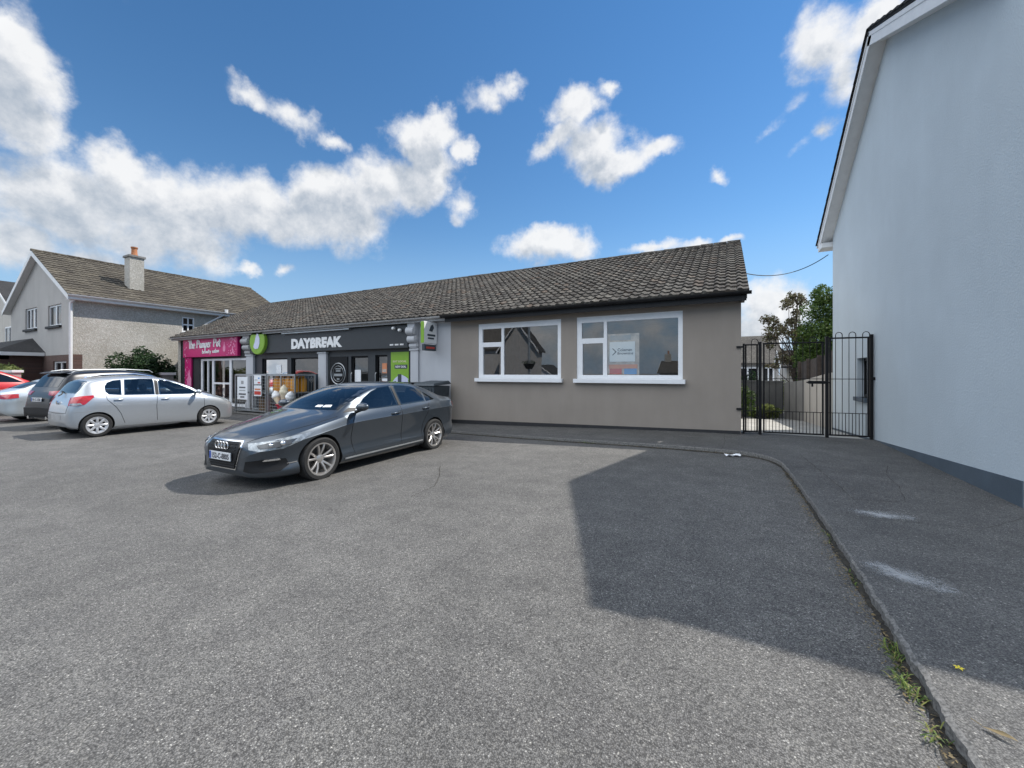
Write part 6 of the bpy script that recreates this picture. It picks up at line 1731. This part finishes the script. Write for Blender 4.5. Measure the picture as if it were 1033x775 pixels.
def props():
    # gas bottle cages
    zb = -.12
    def cage(x0, x1, label, shelves):
        t = empty('bottle_cage'); tag(t, label, 'cage')
        y0, y1 = 8.98, 9.75; z1 = 1.33
        mb = MB()
        for x in (x0, x1):
            for y in (y0, y1): mb.box(x - .025, x + .025, y - .025, y + .025, zb, z1)
        for z in (zb + .06, z1 - .03):
            for y in (y0, y1): mb.box(x0 + .026, x1 - .026, y - .02, y + .02, z - .02, z + .02)
            for x in (x0, x1): mb.box(x - .02, x + .02, y0 + .026, y1 - .026, z - .02, z + .02)
        mb.box((x0 + x1) / 2 - .025, (x0 + x1) / 2 + .025, y0 - .024, y0 + .024, zb + .09, z1 - .06)
        fr = mb.build('frame', 'steel', t)
        mb = MB()
        n = int((x1 - x0) / .12)
        for i in range(1, n):
            x = x0 + (x1 - x0) * i / n; mb.tube([(x, y0, zb + .06), (x, y0, z1 - .03)], .005, 5)
        for k in range(1, 12):
            z = zb + .06 + (z1 - zb - .09) * k / 12; mb.tube([(x0, y0, z), (x1, y0, z)], .0045, 5)
        for k in range(1, 6):
            y = y0 + (y1 - y0) * k / 6; mb.tube([(x0, y, zb + .06), (x0, y, z1)], .005, 5); mb.tube([(x1, y, zb + .06), (x1, y, z1)], .005, 5)
        mb.build('mesh_panel', 'steel', fr)
        mb = MB()
        for z in shelves: mb.box(x0 + .03, x1 - .03, y0 + .03, y1 - .03, z - .015, z + .015)
        mb.box(x0, x1, y0, y1, z1 - .005, z1 + .015)
        mb.build('shelf', 'steel', t)
        return t
    cage(-17.15, -15.12, 'galvanised cage with white notices on its front left of the shop windows', [zb + .05, .62])
    cage(-15.0, -13.45, 'galvanised cage holding yellow gas bottles on its upper shelf', [zb + .05, .68])
    def bottle(x, y, z, r, h, mat, label, group):
        t = empty('gas_bottle', (x, y, z)); tag(t, label, 'gas bottle', group)
        mb = MB(); mb.lathe([(.001, 0), (r * .9, 0), (r, .03), (r, h * .72), (r * .85, h * .84), (r * .3, h * .9), (r * .25, h * .92)], 18, 'z'); mb.build('cylinder', mat, t, smooth=True)
        mb = MB(); mb.lathe([(r * .55, h * .82), (r * .55, h), (r * .5, h), (r * .5, h * .82)], 16, 'z', close=True); mb.lathe([(.02, h * .9), (.025, h * .98), (.001, h * .98)], 8, 'z'); mb.build('collar', mat, t)
    for i in range(4): bottle(-14.78 + i * .33, 9.2, .7, .145, .58, 'yellow_bottle', 'yellow gas bottle on the upper shelf of the right hand cage', 'yellow bottles on the upper shelf')
    for i in range(4): bottle(-14.78 + i * .33, 9.5, .7, .145, .58, 'yellow_bottle', 'yellow gas bottle in the rear row of the upper shelf of the right hand cage', 'yellow bottles in the rear row')
    for i in range(2): bottle(-15.85 + i * .34, 9.3, -.05, .15, .62, 'rust', 'brown gas bottle on the floor of the left hand cage', 'brown bottles in the left cage')
    for i in range(3): bottle(-14.7 + i * .36, 9.3, -.05, .15, .6, 'red_plastic' if i == 0 else 'navy', 'dark red bottle low in the right hand cage' if i == 0 else 'dark blue gas bottle low in the right hand cage', None if i == 0 else 'dark bottles low in the right cage')
    def notice(x0, x1, z0, z1, label, extra):
        y = 8.94
        mb = MB(); mb.box(x0, x1, y, y + .008, z0, z1); o = mb.build('notice', 'paper'); tag(o, label, 'notice')
        for (m, a, b, c, d) in extra:
            mb = MB(); mb.box(x0 + a * (x1 - x0), x0 + b * (x1 - x0), y - .004, y - .001, z0 + c * (z1 - z0), z0 + d * (z1 - z0)); mb.build('print', m, o)
    notice(-16.97, -16.28, .36, 1.24, 'tall white notice with grey print on the left hand cage', [('grey_plastic', .38, .62, .68, .82), ('ink', .2, .8, .5, .56), ('grey_plastic', .2, .8, .38, .42), ('ink', .15, .85, .2, .27), ('ink', .3, .7, .08, .14)])
    notice(-15.85, -15.4, .96, 1.3, 'small white notice with a red mark at the top of the left hand cage', [('redprint', .55, .9, .1, .25), ('blueprint', .6, .8, .6, .75), ('ink', .1, .5, .45, .5)])
    notice(-15.85, -15.38, .52, .92, 'white and red warning notice on the left hand cage', [('redprint', .06, .94, .12, .45), ('orangeprint', .1, .9, .55, .7)])
    # ice cream cone display in front of the cage
    t = empty('ice_cream_display', (-13.72, 8.72, -.12)); tag(t, 'ice cream cone shaped display figures on a red base beside the gas cage', 'display')
    mb = MB(); mb.lathe([(.001, 0), (.26, 0), (.27, .05), (.2, .12), (.17, .3), (.24, .42), (.001, .42)], 20, 'z'); mb.build('base', 'red_plastic', t, smooth=True, angle=40)
    def cone(name, x, lean, h, mat, top, z0=.4):
        mb = MB(); m = Matrix.Translation((x, 0, z0)) @ Matrix.Rotation(lean, 4, 'Y')
        prof = [(.02, 0), (.12, h * .62)]
        n = 14; vs = []
        for r_, hh in prof:
            for k in range(n): vs.append(m @ Vector((r_ * math.cos(2 * math.pi * k / n), r_ * math.sin(2 * math.pi * k / n), hh)))
        mb.add(vs, [(k, (k + 1) % n, n + (k + 1) % n, n + k) for k in range(n)] + [tuple(range(n))])
        o = mb.build(name, mat, t, smooth=True, angle=50)
        sc = MB(); vs = []; pr = [(.13, h * .60), (.15, h * .68), (.13, h * .76), (.115, h * .78), (.12, h * .85), (.09, h * .92), (.05, h * .98), (.005, h * 1.05)]
        for r_, hh in pr:
            for k in range(n): vs.append(m @ Vector((r_ * math.cos(2 * math.pi * k / n), r_ * math.sin(2 * math.pi * k / n), hh)))
        sc.add(vs, [(i * n + k, i * n + (k + 1) % n, (i + 1) * n + (k + 1) % n, (i + 1) * n + k) for i in range(len(pr) - 1) for k in range(n)] + [tuple(range(n))])
        sc.build('scoop', top, o, smooth=True, angle=60)
    cone('cone', -.2, -.45, .62, 'cream', 'ivory', .3); cone('cone', .02, .05, .72, 'cream', 'cream', .35); cone('cone', .22, .4, .6, 'ivory', 'ivory', .3)
    # bins and chest behind the saloon
    t = empty('wheelie_bin', (-7.72, 9.45, -.11)); tag(t, 'dark slate wheelie bin with ribbed sides against the grey wall', 'bin')
    mb = MB(); mb.add([(-.3, -.28, .08), (.3, -.28, .08), (.3, .3, .08), (-.3, .3, .08), (-.38, -.38, 1.12), (.38, -.38, 1.12), (.38, .36, 1.12), (-.38, .36, 1.12)], [(0, 3, 2, 1), (4, 5, 6, 7), (0, 1, 5, 4), (1, 2, 6, 5), (2, 3, 7, 6), (3, 0, 4, 7)])
    for i in range(6):
        x = -.27 + i * .108; mb.add([(x * .82 - .018, -.30, .15), (x * .82 + .018, -.30, .15), (x + .018, -.395, 1.06), (x - .018, -.395, 1.06), (x * .82 - .018, -.25, .15), (x * .82 + .018, -.25, .15), (x + .018, -.33, 1.06), (x - .018, -.33, 1.06)], [(0, 1, 2, 3), (7, 6, 5, 4), (0, 4, 5, 1), (1, 5, 6, 2), (2, 6, 7, 3), (3, 7, 4, 0)])
    mb.build('body', 'bin', t, bevel=.012)
    mb = MB(); mb.add([(-.41, -.43, 1.13), (.41, -.43, 1.13), (.41, .40, 1.17), (-.41, .40, 1.17), (-.36, -.36, 1.20), (.36, -.36, 1.20), (.36, .34, 1.27), (-.36, .34, 1.27)], [(0, 3, 2, 1), (4, 5, 6, 7), (0, 1, 5, 4), (1, 2, 6, 5), (2, 3, 7, 6), (3, 0, 4, 7)]); mb.build('lid', 'bin', t, bevel=.015)
    mb = MB()
    for s in (-1, 1): mb.lathe([(.001, s * .31), (.1, s * .31), (.1, s * .37), (.001, s * .37)], 18, 'x', (0, .3, .1))
    mb.build('wheels', 'tyre', t)
    t = empty('storage_chest', (-8.95, 9.4, -.12)); tag(t, 'pale grey chest with a sloping lid behind the saloon roof', 'chest')
    mb = MB(); mb.prism([(-.75, .05), (.62, .05), (.78, 1.16), (-.75, 1.16)], lambda u, v, d: (u, d, v), -.35, .4); mb.build('body', 'grey_plastic', t, bevel=.012)
    mb = MB(); mb.box(-.8, .84, -.4, .45, 1.165, 1.22); mb.build('lid', 'black_plastic', t, bevel=.012)
    mb = MB(); mb.prism([(.45, .6), (.5, .6), (.80, 1.16), (.74, 1.16)], lambda u, v, d: (u, d, v), -.37, -.352); mb.build('edge_trim', 'black_plastic', t)
    # overhead cable
    mb = MB(); a = Vector((.36, 10.4, 3.25)); c = Vector((2.5, 14.4, 4.75)); pts = []
    a = Vector((.3, 12.0, 3.98)); 
    for i in range(25):
        s = i / 24; q = a.lerp(c, s); q.z -= .28 * 4 * s * (1 - s); pts.append(q)
    mb.tube(pts, .011, 6); o = mb.build('overhead_cable', 'black_plastic'); tag(o, 'thin black cable slung between the shop roof and the tall house', 'cable')

# ------------------------------------------------------------------ sky, sun, camera
SUN = Vector((.528, .593, 1)).normalized()
YAW = R(28.1)
def world():
    w = bpy.data.worlds.new('World'); SC.world = w; w.use_nodes = True
    nt = w.node_tree
    bg = nt.nodes['Background']; bg.inputs[1].default_value = SKY_STRENGTH
    sky = N(nt, 'ShaderNodeTexSky', sky_type='NISHITA', sun_disc=False)
    sky.sun_elevation = math.asin(SUN.z); sky.sun_rotation = math.atan2(SUN.x, SUN.y)
    sky.air_density = 1.0; sky.dust_density = 0.0; sky.ozone_density = 1.0
    hs = N(nt, 'ShaderNodeHueSaturation', i_Saturation=1.3, i_Value=1.0)
    nt.links.new(mixc(nt, 1.0, sky.outputs[0], (1.0, .98, .96), 'MULTIPLY'), hs.inputs['Color'])
    # clouds: puffs laid out over the sky in azimuth / elevation (world directions)
    def azel(px, py):
        r = (px - 516.5) / 409; u = (376 - py) / 409
        x = -math.sin(YAW) + math.cos(YAW) * r; y = math.cos(YAW) + math.sin(YAW) * r
        return math.atan2(x, y), math.atan2(u, math.hypot(x, y))
    puffs = CLOUDS
    grp = bpy.data.node_groups.new('cloud_density', 'ShaderNodeTree')
    grp.interface.new_socket('Dir', in_out='INPUT', socket_type='NodeSocketVector')
    grp.interface.new_socket('Density', in_out='OUTPUT', socket_type='NodeSocketFloat')
    gi = grp.nodes.new('NodeGroupInput'); go = grp.nodes.new('NodeGroupOutput')
    L = grp.links.new
    # warp
    nz = N(grp, 'ShaderNodeTexNoise', i_Scale=9.0, i_Detail=7, i_Roughness=.62); L(gi.outputs[0], nz.inputs['Vector'])
    sb = N(grp, 'ShaderNodeVectorMath', operation='SUBTRACT'); L(nz.outputs['Color'], sb.inputs[0]); sb.inputs[1].default_value = (.5, .5, .5)
    sc_ = N(grp, 'ShaderNodeVectorMath', operation='MULTIPLY_ADD'); L(sb.outputs[0], sc_.inputs[0]); sc_.inputs[1].default_value = (.085,) * 3; L(gi.outputs[0], sc_.inputs[2])
    sx = N(grp, 'ShaderNodeSeparateXYZ'); L(sc_.outputs[0], sx.inputs[0])
    az = N(grp, 'ShaderNodeMath', operation='ARCTAN2'); L(sx.outputs[0], az.inputs[0]); L(sx.outputs[1], az.inputs[1])
    el = N(grp, 'ShaderNodeMath', operation='ARCSINE', use_clamp=False); L(sx.outputs[2], el.inputs[0])
    cb = N(grp, 'ShaderNodeCombineXYZ'); L(az.outputs[0], cb.inputs[0]); L(el.outputs[0], cb.inputs[1])
    last = None
    for (px, py, rx, ry, rot, k) in puffs:
        a0, e0 = azel(px, py)
        if k == 'deg':
            a0, e0 = R(px), R(py)
        a1, _ = azel(px + rx * .5, py); a2, _ = azel(px - rx * .5, py); _, e1 = azel(px, py - ry * .5); _, e2 = azel(px, py + ry * .5)
        wx, wy = abs(a1 - a2), abs(e1 - e2)
        if k == 'deg':
            wx, wy, k = R(rx), R(ry), rot or 1; rot = 0
        mp = N(grp, 'ShaderNodeMapping', vector_type='TEXTURE'); mp.inputs['Location'].default_value = (a0, e0, 0); mp.inputs['Rotation'].default_value = (0, 0, R(rot)); mp.inputs['Scale'].default_value = (wx * 1.42, wy * 1.42, 1)
        L(cb.outputs[0], mp.inputs['Vector'])
        gr = N(grp, 'ShaderNodeTexGradient', gradient_type='SPHERICAL'); L(mp.outputs[0], gr.inputs[0])
        src = gr.outputs['Fac']
        if k != 1:
            mm = N(grp, 'ShaderNodeMath', operation='MULTIPLY'); L(src, mm.inputs[0]); mm.inputs[1].default_value = k; src = mm.outputs[0]
        if last is None: last = src
        else:
            mx = N(grp, 'ShaderNodeMath', operation='SMOOTH_MAX'); L(last, mx.inputs[0]); L(src, mx.inputs[1]); mx.inputs[2].default_value = .12; last = mx.outputs[0]
    n2 = N(grp, 'ShaderNodeTexNoise', i_Scale=13.0, i_Detail=9, i_Roughness=.6); L(gi.outputs[0], n2.inputs['Vector'])
    m1 = N(grp, 'ShaderNodeMath', operation='MULTIPLY_ADD'); L(n2.outputs['Fac'], m1.inputs[0]); m1.inputs[1].default_value = 1.0; m1.inputs[2].default_value = -.5
    # noise eats only where there is cloud
    gate_ = N(grp, 'ShaderNodeMapRange', interpolation_type='SMOOTHSTEP'); L(last, gate_.inputs[0]); gate_.inputs[1].default_value = 0; gate_.inputs[2].default_value = .25
    mg = N(grp, 'ShaderNodeMath', operation='MULTIPLY'); L(m1.outputs[0], mg.inputs[0]); L(gate_.outputs[0], mg.inputs[1])
    ad = N(grp, 'ShaderNodeMath', operation='MULTIPLY_ADD'); L(mg.outputs[0], ad.inputs[0]); ad.inputs[1].default_value = .95; L(last, ad.inputs[2])
    mr = N(grp, 'ShaderNodeMapRange', interpolation_type='SMOOTHSTEP'); L(ad.outputs[0], mr.inputs[0]); mr.inputs[1].default_value = .17; mr.inputs[2].default_value = .6
    L(mr.outputs[0], go.inputs[0])
    tc = N(nt, 'ShaderNodeTexCoord')
    nrm = N(nt, 'ShaderNodeVectorMath', operation='NORMALIZE'); nt.links.new(tc.outputs['Generated'], nrm.inputs[0])
    g1 = nt.nodes.new('ShaderNodeGroup'); g1.node_tree = grp; nt.links.new(nrm.outputs[0], g1.inputs[0])
    of = N(nt, 'ShaderNodeVectorMath', operation='ADD'); nt.links.new(nrm.outputs[0], of.inputs[0]); of.inputs[1].default_value = (SUN.x * .045, SUN.y * .03, SUN.z * .06)
    g2 = nt.nodes.new('ShaderNodeGroup'); g2.node_tree = grp; nt.links.new(of.outputs[0], g2.inputs[0])
    fine = N(nt, 'ShaderNodeTexNoise', i_Scale=14, i_Detail=8, i_Roughness=.62); nt.links.new(nrm.outputs[0], fine.inputs['Vector'])
    of2 = N(nt, 'ShaderNodeVectorMath', operation='ADD'); nt.links.new(nrm.outputs[0], of2.inputs[0]); of2.inputs[1].default_value = (SUN.x * .02, SUN.y * .014, SUN.z * .026)
    fine2 = N(nt, 'ShaderNodeTexNoise', i_Scale=14, i_Detail=8, i_Roughness=.62); nt.links.new(of2.outputs[0], fine2.inputs['Vector'])
    df = N(nt, 'ShaderNodeMath', operation='SUBTRACT'); nt.links.new(fine2.outputs['Fac'], df.inputs[0]); nt.links.new(fine.outputs['Fac'], df.inputs[1])
    s1 = N(nt, 'ShaderNodeMath', operation='MULTIPLY_ADD'); nt.links.new(df.outputs[0], s1.inputs[0]); s1.inputs[1].default_value = 1.7; s1.inputs[2].default_value = 0.0
    s2 = N(nt, 'ShaderNodeMath', operation='MULTIPLY_ADD'); nt.links.new(g2.outputs[0], s2.inputs[0]); s2.inputs[1].default_value = .72; nt.links.new(s1.outputs[0], s2.inputs[2])
    k = 1.0 / SKY_STRENGTH / 2 ** EXPOSURE
    cc = ramp(nt, s2.outputs[0], [(0.0, (.95 * k, .955 * k, .96 * k)), (.4, (.80 * k, .82 * k, .85 * k)), (1.0, (.47 * k, .53 * k, .61 * k))])
    # boost clouds behind and overhead, added as fill light for the shaded walls
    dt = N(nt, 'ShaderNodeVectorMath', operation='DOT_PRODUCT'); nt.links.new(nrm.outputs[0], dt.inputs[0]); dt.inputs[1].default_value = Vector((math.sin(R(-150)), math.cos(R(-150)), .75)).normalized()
    fill_gain = N(nt, 'ShaderNodeMapRange', interpolation_type='SMOOTHSTEP'); nt.links.new(dt.outputs['Value'], fill_gain.inputs[0]); fill_gain.inputs[1].default_value = .5; fill_gain.inputs[2].default_value = .8; fill_gain.inputs[3].default_value = 1.0; fill_gain.inputs[4].default_value = BACK_FILL
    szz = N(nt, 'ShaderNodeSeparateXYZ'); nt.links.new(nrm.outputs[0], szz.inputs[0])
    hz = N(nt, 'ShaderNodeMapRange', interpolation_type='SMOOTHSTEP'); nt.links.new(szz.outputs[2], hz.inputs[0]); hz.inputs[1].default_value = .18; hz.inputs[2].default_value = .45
    lf1 = N(nt, 'ShaderNodeMath', operation='SUBTRACT'); nt.links.new(fill_gain.outputs[0], lf1.inputs[0]); lf1.inputs[1].default_value = 1.0
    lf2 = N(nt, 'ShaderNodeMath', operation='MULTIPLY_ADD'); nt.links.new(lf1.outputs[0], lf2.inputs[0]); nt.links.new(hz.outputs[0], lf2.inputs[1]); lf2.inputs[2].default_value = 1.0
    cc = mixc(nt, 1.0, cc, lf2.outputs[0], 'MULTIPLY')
    fm = N(nt, 'ShaderNodeMath', operation='MULTIPLY'); nt.links.new(g1.outputs[0], fm.inputs[0]); fm.inputs[1].default_value = .95
    # pale haze low over the horizon
    hzf = N(nt, 'ShaderNodeMapRange', interpolation_type='SMOOTHSTEP'); nt.links.new(szz.outputs[2], hzf.inputs[0]); hzf.inputs[1].default_value = 0.0; hzf.inputs[2].default_value = .34; hzf.inputs[3].default_value = .9; hzf.inputs[4].default_value = 0.0
    skyc = mixc(nt, hzf.outputs[0], hs.outputs[0], (.32 * k, .51 * k, .78 * k))
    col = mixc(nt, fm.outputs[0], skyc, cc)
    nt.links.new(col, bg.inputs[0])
    w.cycles.sampling_method = 'MANUAL'; w.cycles.sample_map_resolution = 512

# px-like layout numbers are only a way to write azimuth/elevation down: (x, y, rx, ry, rotation, weight)
CLOUDS = [(20, 70, 50, 65, 0, 1), (25, 125, 48, 45, 0, 1), (8, 30, 35, 30, 0, 1), (65, 208, 105, 50, 0, .95), (150, 208, 75, 48, 0, .95), (128, 168, 46, 28, 0, .8),
    (215, 210, 60, 42, 0, 1), (265, 212, 60, 40, 0, 1), (312, 208, 45, 42, 0, 1), (348, 218, 48, 42, 0, 1), (385, 190, 36, 36, 0, 1), (170, 240, 85, 38, 0, .9), (20, 245, 60, 35, 0, .9),
    (420, 140, 30, 28, 0, 1), (440, 128, 26, 24, 0, 1), (438, 165, 26, 40, 0, 1), (412, 192, 26, 28, 0, 1), (466, 150, 12, 16, 0, .8), (462, 205, 16, 22, 0, .55),
    (255, 98, 36, 18, -14, .62), (298, 118, 36, 22, -20, .66), (336, 143, 22, 14, 0, .66), 
    (498, 98, 34, 20, 10, .55), (516, 84, 18, 18, 0, .7), (505, 105, 16, 14, 0, .6),
    (582, 108, 30, 26, 0, .95), (566, 140, 40, 18, 25, .7), (622, 165, 44, 24, 8, .95), (600, 150, 40, 30, 0, .8), (665, 152, 32, 14, 10, .7), (616, 92, 12, 14, 0, .7),
    (548, 246, 46, 22, 0, 1), (580, 250, 30, 18, 0, .8), (655, 250, 34, 10, 0, .8), (700, 246, 22, 8, 0, .6), (738, 243, 16, 7, 0, .6),
    (825, 40, 42, 42, 0, .8), (850, 65, 34, 48, 0, .75), (880, 20, 44, 26, 15, .8), (770, 138, 24, 14, 30, .42), (808, 150, 28, 12, 20, .34), (722, 180, 16, 10, 0, .5), (800, 100, 26, 16, 40, .36), (835, 130, 20, 16, 0, .6),
    (785, 312, 46, 30, 0, .85), (765, 335, 36, 22, 0, .8), (250, 272, 18, 8, 0, .7), (288, 274, 14, 9, 0, .6), (205, 285, 24, 8, 0, .5), (90, 265, 60, 30, 0, .55)]
# unseen clouds added behind camera for fill light and reflections, in degrees azimuth / elevation
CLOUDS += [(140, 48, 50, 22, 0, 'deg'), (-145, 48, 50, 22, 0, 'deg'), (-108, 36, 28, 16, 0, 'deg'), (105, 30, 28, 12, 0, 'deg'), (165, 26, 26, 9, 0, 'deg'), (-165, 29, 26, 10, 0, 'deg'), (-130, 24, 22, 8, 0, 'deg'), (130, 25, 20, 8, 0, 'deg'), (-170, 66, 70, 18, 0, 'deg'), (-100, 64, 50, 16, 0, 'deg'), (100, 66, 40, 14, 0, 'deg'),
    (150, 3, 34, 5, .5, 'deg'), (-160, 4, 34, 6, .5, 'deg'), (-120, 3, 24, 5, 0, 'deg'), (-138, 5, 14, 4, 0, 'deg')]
SKY_STRENGTH = 0.075

def light_camera():
    l = bpy.data.lights.new('Sun', 'SUN'); l.energy = 2.75; l.angle = R(.53); l.color = (1, .95, .88)
    o = bpy.data.objects.new('Sun', l); COL.objects.link(o)
    o.rotation_euler = SUN.to_track_quat('Z', 'Y').to_euler(); o.location = (10, 10, 20)
    c = bpy.data.cameras.new('Camera'); c.sensor_width = 36; c.lens = 36 * 409 / 1033; c.clip_end = 3000; c.clip_start = .05
    c.shift_y = -11.5 / 1033
    co = bpy.data.objects.new('Camera', c); COL.objects.link(co)
    co.location = (0, 0, 1.4); co.rotation_euler = (R(90), 0, YAW)
    SC.camera = co
    SC.view_settings.view_transform = 'Standard'; SC.view_settings.look = 'None'; SC.view_settings.exposure = EXPOSURE; SC.view_settings.gamma = 1
    SC.render.engine = 'CYCLES'
    cy = SC.cycles
    cy.use_denoising = True
    try: cy.denoiser = 'OPENIMAGEDENOISE'; cy.denoising_input_passes = 'RGB_ALBEDO_NORMAL'; cy.denoising_prefilter = 'ACCURATE'
    except Exception: pass
    cy.max_bounces = 8; cy.diffuse_bounces = 4; cy.glossy_bounces = 4; cy.transparent_max_bounces = 12
    cy.sample_clamp_indirect = 8
EXPOSURE = 1.0
BACK_FILL = 3.7  # brightness gain of the added fill clouds out of view

mk_materials()
build_ground(); build_path()
build_shops(); signs()
house_right(); house_left(); far_houses()
gate(); yard_walls(); props(); plants()
sedan_grey(); hatch_silver(); estate_black(); side_cars()
world(); light_camera()
